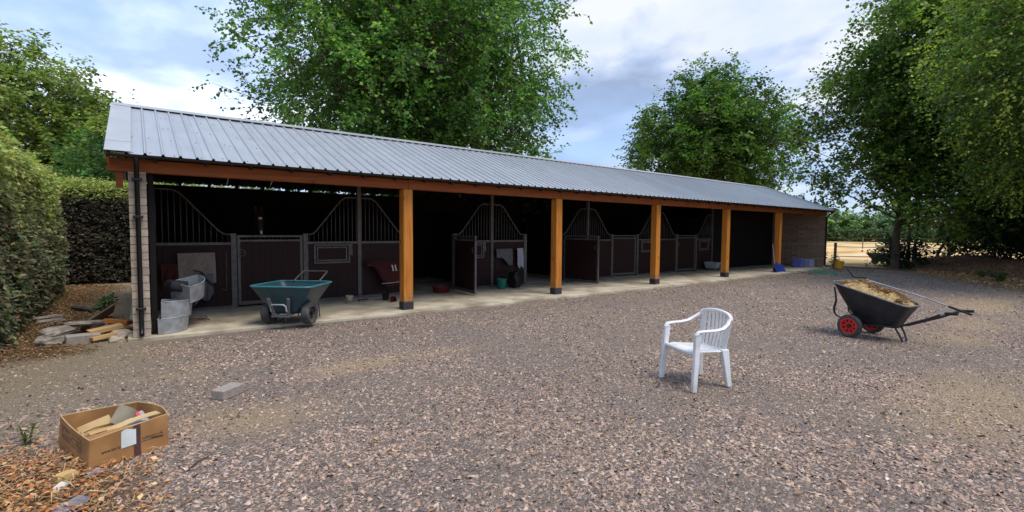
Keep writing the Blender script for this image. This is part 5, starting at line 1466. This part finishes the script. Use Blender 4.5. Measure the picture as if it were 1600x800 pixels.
loose('flat_stone', 'lower flat grey stone in front of the other at the hedge foot', 'stone', rock(.36, .22, .05, 9), 'rubble', (-5.55, 2.55, -.025), (0, 0, R(10)))
loose('ochre_stone', 'ochre stone lying in front of the corner of the cardboard box', 'stone', rock(.11, .075, .06, 11), 'stone_y', (-4.72, -4.60, loc_z(-4.72, -4.6) + .022), (0, 0, .4))
loose('white_stone', 'white stone chip among the rust brown leaves near the box', 'stone', rock(.085, .05, .03, 12), 'stone_w', (-4.74, -4.75, loc_z(-4.74, -4.75) + .022), (R(20), R(-15), .9))
loose('slate_piece', 'bluish grey slate piece lying before the cardboard box front', 'stone', rock(.10, .06, .025, 13), 'stone_g', (-4.575, -4.635, loc_z(-4.57, -4.63) + .02), (R(8), R(8), .3))
loose('slate_piece', 'large grey slate at the lower left edge of the yard', 'stone', rock(.17, .09, .03, 14), 'stone_g', (-4.67, -5.05, loc_z(-4.67, -5.05) + .02), (R(10), R(-10), .5))
loose('stick', 'thin brown stick on the gravel right of the leaf litter', 'stick', MB().tube([(-.10, 0, 0), (0, .008, .006), (.11, -.01, .0)], [.004, .006, .003], 6), 'bark', (-4.02, -4.86, loc_z(-4.02, -4.86) + .012), (0, 0, .9), smooth=True)

# --- stacked metal corner mangers
def manger(name, label, loc, rot, h=.22, r=.36):
    root = thing(name, label, 'feed manger', loc, 0, 'stacked metal corner mangers'); root.rotation_euler = rot
    a0, a1, n = R(0), R(-90), 12
    arc_ = lambda rr, z: [Vector((rr * math.cos(a0 + (a1 - a0) * i / n), rr * math.sin(a0 + (a1 - a0) * i / n), z)) for i in range(n + 1)]
    m = MB(); m.loft([arc_(r * .93, 0), arc_(r, h)], cap=False, closed=False); m.build('curved_front', MT['galv'], root, smooth=True, solid=.006)
    m = MB(); m.add([(0, 0, 0), (r * .93, 0, 0), (r, 0, h), (0, 0, h)], [(0, 1, 2, 3)]); m.build('flat_back', MT['galv'], root, solid=.006)
    m = MB(); m.add([(0, 0, 0), (0, -r * .93, 0), (0, -r, h), (0, 0, h)], [(0, 1, 2, 3)]); m.build('flat_side', MT['galv'], root, solid=.006)
    b = arc_(r * .93, .004); m = MB(); m.add([Vector((0, 0, .004))] + b, [(0, i + 1, i + 2) for i in range(n)]); m.build('base', MT['galv'], root, solid=.004)
    rp = [Vector((0, 0, h))] + arc_(r, h) + [Vector((0, 0, h))]
    MB().tube(rp, .008, 6).build('rolled_rim', MT['galv'], root)
    return root
manger('corner_manger', 'lowest of the three grey metal corner mangers stacked inside the left wall', (-4.075, 0.36, 0.006), (0, 0, R(-8)), .23, .36)
manger('corner_manger', 'middle of the three grey metal corner mangers stacked inside the left wall', (-4.06, 0.40, 0.225), (R(-2), R(1), R(-3)), .25, .40)
manger('corner_manger', 'topmost tilted grey metal manger on the stack inside the left wall', (-3.93, 0.55, 0.475), (R(7), R(-9), R(30)), .27, .47)
loose('dark_bundle', 'dark crumpled sack stuffed in the topmost metal manger', 'sack', rock(.26, .24, .16, 15, .3), 'navy', (-3.86, .38, .68), (0, R(10), R(20)), smooth=True)
loose('grey_rag', 'grey rag dropped on the slab behind the metal mangers', 'rag', rock(.30, .20, .07, 16, .4), 'rag', (-3.58, 1.12, .035), (0, 0, R(20)))
loose('brown_rope', 'brown lead rope coiled on the slab beside the grey rag', 'rope', MB().tube([(.25 * math.cos(a) * (1 - a / 30), .14 * math.sin(a), .012 + .004 * a) for a in np.linspace(0, 11, 40)], .011, 6), 'offcut_d', (-3.62, .86, .004), (0, 0, .3), smooth=True)

# --- rugs and tack hung on the stall panels
def cloth(name, label, x0, x1, zt, zb_l, zb_r, y, mat, cat='rug', folds=5, depth=.03, seed=0, belly=.05, group=None):
    g = np.random.default_rng(seed); nx, nz = 26, 16; m = MB()
    for j in range(nz):
        v = j / (nz - 1)
        for i in range(nx):
            u = i / (nx - 1)
            zb = zb_l + (zb_r - zb_l) * u + .04 * math.sin(u * 9 + seed)
            zz = zt + (zb - zt) * v
            yy = y - belly * math.sin(v * 2.2) - depth * v * math.sin(u * folds * 6.28 + seed + v * 1.5) - .02
            m.v.append(Vector((x0 + (x1 - x0) * (u + .03 * v * math.sin(u * 7 + seed)), yy, zz)))
    for j in range(nz - 1):
        for i in range(nx - 1): m.f.append((j * nx + i, j * nx + i + 1, (j + 1) * nx + i + 1, (j + 1) * nx + i))
    o = m.build(name, MT[mat], None, smooth=True, solid=.008)
    return tag(o, label, cat, group)
r1 = cloth('horse_rug', 'large beige horse rug hung on the first stall panel behind the mangers', -3.76, -3.16, 1.12, .46, .58, 2.13, 'rug_beige', seed=2, folds=2, depth=.03)
cloth('horse_rug', 'lower grey green folded rug hanging under the beige rug', -3.52, -3.20, .72, .16, .28, 2.06, 'rug_grey', seed=5, folds=3)
cloth('red_rug', 'dark red cloth hanging left of the beige rug in the first stall', -4.02, -3.76, .92, .55, .60, 2.08, 'rug_red', seed=8, folds=2)
loose('leather_strap', 'dark strap slung across the beige horse rug', 'strap', MB().tube([(-3.52, 1.98, .80), (-3.40, 1.97, .76), (-3.30, 1.96, .58), (-3.18, 1.97, .47), (-3.12, 1.99, .52)], [.012, .016, .016, .014, .012], 6), 'navy', (0, 0, 0), smooth=True)
loose('hanging_hook', 'thin metal hook rail hanging on the panel right of the beige rug', 'hook', MB().tube([(-2.97, 2.10, 1.12), (-2.98, 2.06, 1.10), (-2.98, 2.06, .42), (-3.0, 2.0, .38), (-3.06, 1.98, .42)], .008, 6), 'steel', (0, 0, 0), smooth=True)
# saddle pad with straps in the second stall
m = MB(); nx, nz = 20, 12
for j in range(nz):
    v = j / (nz - 1)
    for i in range(nx):
        u = i / (nx - 1)
        top = .84 + .03 * math.sin(u * 5); bot = .72 - .46 * sstep(.12, .6, u) + .03 * math.sin(u * 8)
        m.v.append(Vector((-.20 + .86 * u, 2.02 - .14 * math.sin(v * 2.4) * (0.6 + .4 * math.sin(u * 3.1)), top + (bot - top) * v)))
for j in range(nz - 1):
    for i in range(nx - 1): m.f.append((j * nx + i, j * nx + i + 1, (j + 1) * nx + i + 1, (j + 1) * nx + i))
sp = tag(m.build('saddle_pad', MT['rug_red'], None, smooth=True, solid=.015), 'maroon saddle pad with two white straps hung on the second stall panel', 'saddle pad')
for dx in (0, .075): MB().bar((.37 + dx, 1.865, .76), (.40 + dx, 1.845, .62), .03, .006, up=(0, 1, 0)).build('strap', MT['blaze'], sp)
MB().tube([(.12, 1.89, .33), (.40, 1.84, .345), (.60, 1.87, .36)], .007, 6).build('piping', MT['blaze'], sp)
cloth('horse_rug', 'grey horse rug drawn to a point on the third stall panel', 3.56, 4.12, 1.07, .88, .56, 2.12, 'rug_grey', seed=11, folds=2)
cloth('towel', 'pale towel hung at the right of the third stall panel', 4.28, 4.50, 1.08, .56, .50, 2.10, 'towel', 'towel', seed=14, folds=2, depth=.02, belly=.02)
loose('rug_rail', 'pinkish rail holding rug and towel on the third stall panel', 'rail', MB().tube([(3.54, 2.14, 1.05), (4.58, 2.14, 1.05)], .014, 8), 'rug_red', (0, 0, 0), smooth=True)

def bucket(name, label, x, y, r, h, mat, z=0.0, handle=True, rot=(0, 0, 0), inner=None):
    root = thing(name, label, 'bucket', (x, y, z)); root.rotation_euler = rot
    b = MB().lathe([(0, .004), (r * .78, .004), (r, h), (r * 1.06, h), (r * 1.06, h - .02), (r * 1.01, h - .02), (r * .97, h - .004), (r * .75, .012), (0, .012)], 24)
    b.build('body', MT[mat], root, smooth=True)
    if handle:
        MB().tube([(r * 1.03 * math.cos(a), .02 * math.sin(a), h - .02 + r * .95 * math.sin(a)) for a in np.linspace(0.0, math.pi, 13)], .004, 6).build('handle', MT['steel'], root, smooth=True)
    return root
bucket('bucket', 'green plastic bucket standing below the rug at the third stall', 3.49, 1.75, .145, .27, 'green_pl', .004)
bucket('bucket', 'yellow bucket on the ground outside the far end of the stable', 20.95, -.52, .20, .36, 'yellow_pl', loc_z(20.95, -.52), True, (R(4), R(10), .3))
plant('bucket_plant', 'leafy weed growing behind the yellow bucket', 21.05, -.30, -.06, 7, .62, .22, .13, (.10, .15, .04), np.random.default_rng(61))
loose('red_feed_tub', 'low red rubber feed tub on straw inside the second stall doorway', 'feed tub', MB().lathe([(0, .003), (.19, .003), (.235, .13), (.25, .135), (.25, .15), (.225, .15), (.18, .02), (0, .02)], 24), 'red_rub', (1.74, 1.95, .004), smooth=True)
loose('bin_bag', 'black bin bag slumped beside the green bucket', 'bag', rock(.34, .30, .44, 17, .25), 'black_pl', (3.98, 1.78, .22), (0, 0, .3), smooth=True)
loose('cream_bowl', 'cream bowl on the slab at the foot of the feed hatch panel', 'bowl', MB().lathe([(0, .003), (.065, .003), (.075, .03), (.085, .10), (.09, .115), (.08, .115), (.066, .03), (0, .012)], 20), 'cream', (-.64, 1.86, .003), smooth=True)
br_ = thing('hand_brush', 'small dark hand brush lying on the slab right of the cream bowl', 'brush', (-.42, 1.62, .004), R(12))
MB().box(-.11, .11, -.03, .03, .025, .045).build('back', MT['black_st'], br_, bevel=.004)
MB().box(-.10, .10, -.025, .025, .0, .0245).build('bristles', MT['offcut_d'], br_)
loose('small_cup', 'tiny orange brown scoop in front of the cream bowl', 'scoop', MB().lathe([(0, .003), (.02, .003), (.028, .03), (.024, .03), (.018, .01), (0, .008)], 12), 'offcut_o', (-.83, 1.52, .003), smooth=True)
loose('red_cup', 'red plastic tub lying on its side at the foot of the first orange post', 'tub', MB().lathe([(0, 0), (.055, 0), (.07, .12), (.076, .12), (.076, .105), (.07, .105), (.064, .11), (.05, .01), (0, .01)], 18), 'red_rub', (.10, 1.23, .07), (R(95), 0, R(-15)), smooth=True)
loose('black_pot', 'black pot standing behind the red tub near the first post', 'pot', MB().lathe([(0, .003), (.07, .003), (.085, .16), (.09, .17), (.08, .17), (.068, .02), (0, .02)], 18), 'black_pl', (.06, 1.5, .003), smooth=True)
gt = thing('feed_barrow', 'small grey metal trough on a wheel inside the fifth stall front', 'trough', (14.35, 1.85, .004), R(8))
m = MB(); rg = tub_rings([(.22, -.22, .10, .10, .16, .16, .05), (.28, -.30, .34, .34, .25, .25, .07)]); m.loft(rg, cap=False); m.f.append(tuple(range(len(rg[0]) - 1, -1, -1))); m.build('tub', MT['galv'], gt, smooth=True, solid=.008)
MB().lathe([(.0, -.03), (.10, -.03), (.115, 0), (.10, .03), (0, .03)], 18, ax='X').build('wheel', MT['tyre'], gt, smooth=True, loc=(.22, -.18, .115))
MB().tube([(.22, -.18, .115), (.22, .1, .12), (.12, .25, .15)], .012, 6).build('frame', MT['black_st'], gt)

# straw on the slab at the second and third doorways
g = np.random.default_rng(67)
for (cx, cy, sx, sy, n, lb) in ((1.45, 1.1, .55, .75, 1500, 'straw and chaff spilt on the slab at the second stall doorway'), (5.2, 1.75, .7, .4, 900, 'straw swept up at the third stall doorway'), (-3.3, .6, .5, .3, 250, 'chaff on the slab beside the mangers')):
    x = g.normal(cx, sx * .6, n); y = g.normal(cy, sy * .6, n); k = (y > -.2)
    scatter_litter('loose_straw', lb, x[k], y[k], lambda a, b: np.zeros_like(a) + .001, STRAW + [(.25, .17, .08)], .02, .07, .05, .012, int(cx * 10) + 90, 'straw', .12)

# --- blue scoop shovel against the fifth post
ss = thing('scoop_shovel', 'blue plastic scoop shovel leaning on the last orange post', 'shovel', (16.02, -.08, .004), R(-12))
m = MB(); nx, nz = 9, 9
for j in range(nz):
    v = j / (nz - 1)
    for i in range(nx):
        u = i / (nx - 1) * 2 - 1
        m.v.append(Vector((u * (.28 - .10 * max(0, v - .55)), .10 * u * u * -1 + .02 + .12 * v, .01 + .36 * v - .10 * v * u * u)))
for j in range(nz - 1):
    for i in range(nx - 1): m.f.append((j * nx + i, j * nx + i + 1, (j + 1) * nx + i + 1, (j + 1) * nx + i))
m.build('scoop', MT['blue_pl'], ss, smooth=True, solid=.012)
MB().tube([(-.10, .09, .20), (-.14, .14, .40), (-.19, .20, 1.12)], .015, 8).build('shaft', MT['galv'], ss, smooth=True)
# boxes by the end wall
loose('storage_box', 'violet blue plastic box on the slab by the end wall', 'box', MB().box(-.17, .17, -.19, .19, 0, .42), 'lilac_pl', (19.5, .62, .003), (0, 0, .1), bevel=.02)
loose('storage_box', 'pale blue plastic box right of the violet box by the end wall', 'box', MB().box(-.17, .17, -.17, .17, 0, .37), 'pale_blue', (20.0, .36, .003), (0, 0, -.1), bevel=.02)
loose('broken_brick', 'brown brick lying at the outer corner of the end wall', 'brick', MB().box(-.11, .11, -.05, .05, 0, .07), 'block', (20.3, -.16, .003), (0, 0, .5), bevel=.006)
# hose
g = np.random.default_rng(71); hp = []
for k in range(34):
    a = k * .62
    hp.append((17.75 - .012 * k + (.9 + .45 * math.sin(a * .31)) * math.cos(a) * .9, -1.05 - .009 * k + (.55 + .30 * math.cos(a * .23)) * math.sin(a), -.03 + .012 * (k % 5) * .5))
hp = [(16.2, .05, .015), (16.6, -.2, .012)] + hp + [(17.0, -2.2, -.03), (17.9, -2.9, -.03), (18.6, -2.6, -.03)]
loose('garden_hose', 'tangled green garden hose on the gravel near the stable end', 'hose', MB().tube(hp, .010, 6), 'hose', (0, 0, 0), smooth=True)
# old dark tub under the trees
ot = thing('old_barrow', 'dull maroon old barrow tub lying beside the field fence post', 'barrow', (27.3, -.55, -.12), R(-25))
m = MB(); rg = tub_rings([(.45, -.5, .18, .22, .2, .22, .08), (.75, -.85, .62, .52, .42, .4, .12)]); m.loft(rg, cap=False); m.f.append(tuple(range(len(rg[0]) - 1, -1, -1))); m.build('tub', MT['brown_tub'], ot, smooth=True, solid=.012)
m = MB()
for s in (-1, 1): m.tube([(s * .2, .5, .2), (s * .24, -.6, .2), (s * .28, -1.2, .5)], .02, 8)
m.build('frame', MT['black_st'], ot)
m = MB(); m.lathe([(0, -.05), (.18, -.05), (.2, 0), (.18, .05), (0, .05)], 18, ax='X'); m.build('wheel', MT['tyre'], ot, loc=(0, .5, .2), smooth=True)

# --- dark horse looking over the first stall door
hs = thing('horse', 'dark bay horse with white star and snip looking over the first stall door', 'horse', (0, 0, 0))
def skin(name, verts, edges, radii, mat, parent, sub=2):
    me = bpy.data.meshes.new(name); me.from_pydata(verts, edges, []); me.materials.append(MT[mat])
    o = link(name, me, parent)
    o.modifiers.new('skin', 'SKIN')
    if not me.skin_vertices: me.skin_vertices.new() if hasattr(me.skin_vertices, 'new') else None
    for v, r in zip(me.skin_vertices[0].data, radii): v.radius = r if isinstance(r, tuple) else (r, r)
    me.skin_vertices[0].data[0].use_root = True
    s = o.modifiers.new('smooth_surface', 'SUBSURF'); s.levels = sub; s.render_levels = sub
    me.polygons.foreach_set('use_smooth', [True] * len(me.polygons))
    return o
hx = -2.30
HV = [((hx, 3.95, 1.15), (.30, .33)), ((hx, 3.45, 1.16), (.27, .33)), ((hx, 3.10, 1.28), (.20, .28)), ((hx, 2.90, 1.52), (.13, .21)), ((hx, 2.72, 1.75), (.10, .15)), ((hx, 2.60, 1.88), (.09, .11)),
      ((hx, 2.50, 1.80), (.10, .105)), ((hx, 2.41, 1.63), (.075, .08)), ((hx, 2.35, 1.49), (.062, .065)), ((hx, 2.33, 1.43), (.05, .055)),
      ((hx, 4.55, 1.20), (.28, .31)), ((hx, 4.85, 1.24), (.20, .24))]
HE = [(0, 1), (1, 2), (2, 3), (3, 4), (4, 5), (5, 6), (6, 7), (7, 8), (8, 9), (0, 10), (10, 11)]
def addleg(chain, root):
    prev = root
    for p, r in chain:
        HV.append((p, (r, r))); HE.append((prev, len(HV) - 1)); prev = len(HV) - 1
for s in (-1, 1):
    addleg([((hx + s * .17, 3.30, .95), .13), ((hx + s * .17, 3.28, .52), .058), ((hx + s * .17, 3.30, .18), .042), ((hx + s * .17, 3.24, .04), .06)], 1)
    addleg([((hx + s * .18, 4.68, .92), .16), ((hx + s * .18, 4.60, .72), .10), ((hx + s * .17, 4.86, .50), .06), ((hx + s * .17, 4.82, .16), .044), ((hx + s * .17, 4.76, .04), .062)], 10)
    addleg([((hx + s * .055, 2.61, 1.99), .034), ((hx + s * .07, 2.58, 2.07), .012)], 5)
skin('body', [p for p, r in HV], HE, [r for p, r in HV], 'horse', hs)
m = MB(); m.tube([(hx, 2.62, 2.02), (hx + .02, 2.78, 1.95), (hx + .03, 2.98, 1.78), (hx + .02, 3.25, 1.60)], [.03, .055, .06, .02], 8, flat=.5); m.build('mane', MT['hair'], hs, smooth=True)
m = MB(); m.tube([(hx, 4.98, 1.36), (hx, 5.12, 1.2), (hx, 5.16, .8), (hx, 5.14, .5)], [.04, .06, .07, .02], 8); m.build('tail', MT['hair'], hs, smooth=True)
def patch3(name, c, rx, rz_, ry, mat):
    m = MB(); k = 10
    m.v.append(Vector(c) + Vector((0, -ry, 0)))
    for i in range(k):
        a = i * 6.283 / k; m.v.append(Vector((c[0] + rx * math.cos(a), c[1] + .02 + rz_ * math.sin(a) * .45, c[2] + rz_ * math.sin(a))))
    m.f = [(0, 1 + i, 1 + (i + 1) % k) for i in range(k)]
    return m.build(name, MT[mat], hs, smooth=True, solid=.006)
patch3('star', (hx, 2.395, 1.805), .036, .03, .012, 'blaze')
patch3('snip', (hx - .005, 2.292, 1.525), .020, .055, .012, 'blaze')
for s in (-1, 1):
    MB().lathe([(0, -.018), (.014, -.01), (.018, 0), (.014, .01), (0, .018)], 10).build('eye', MT['black_pl'], hs, smooth=True, loc=(hx + s * .088, 2.475, 1.785))
    MB().lathe([(0, -.008), (.013, 0), (0, .008)], 8).build('nostril', MT['hair'], hs, smooth=True, loc=(hx + s * .035, 2.285, 1.455), rot=(R(70), 0, 0))
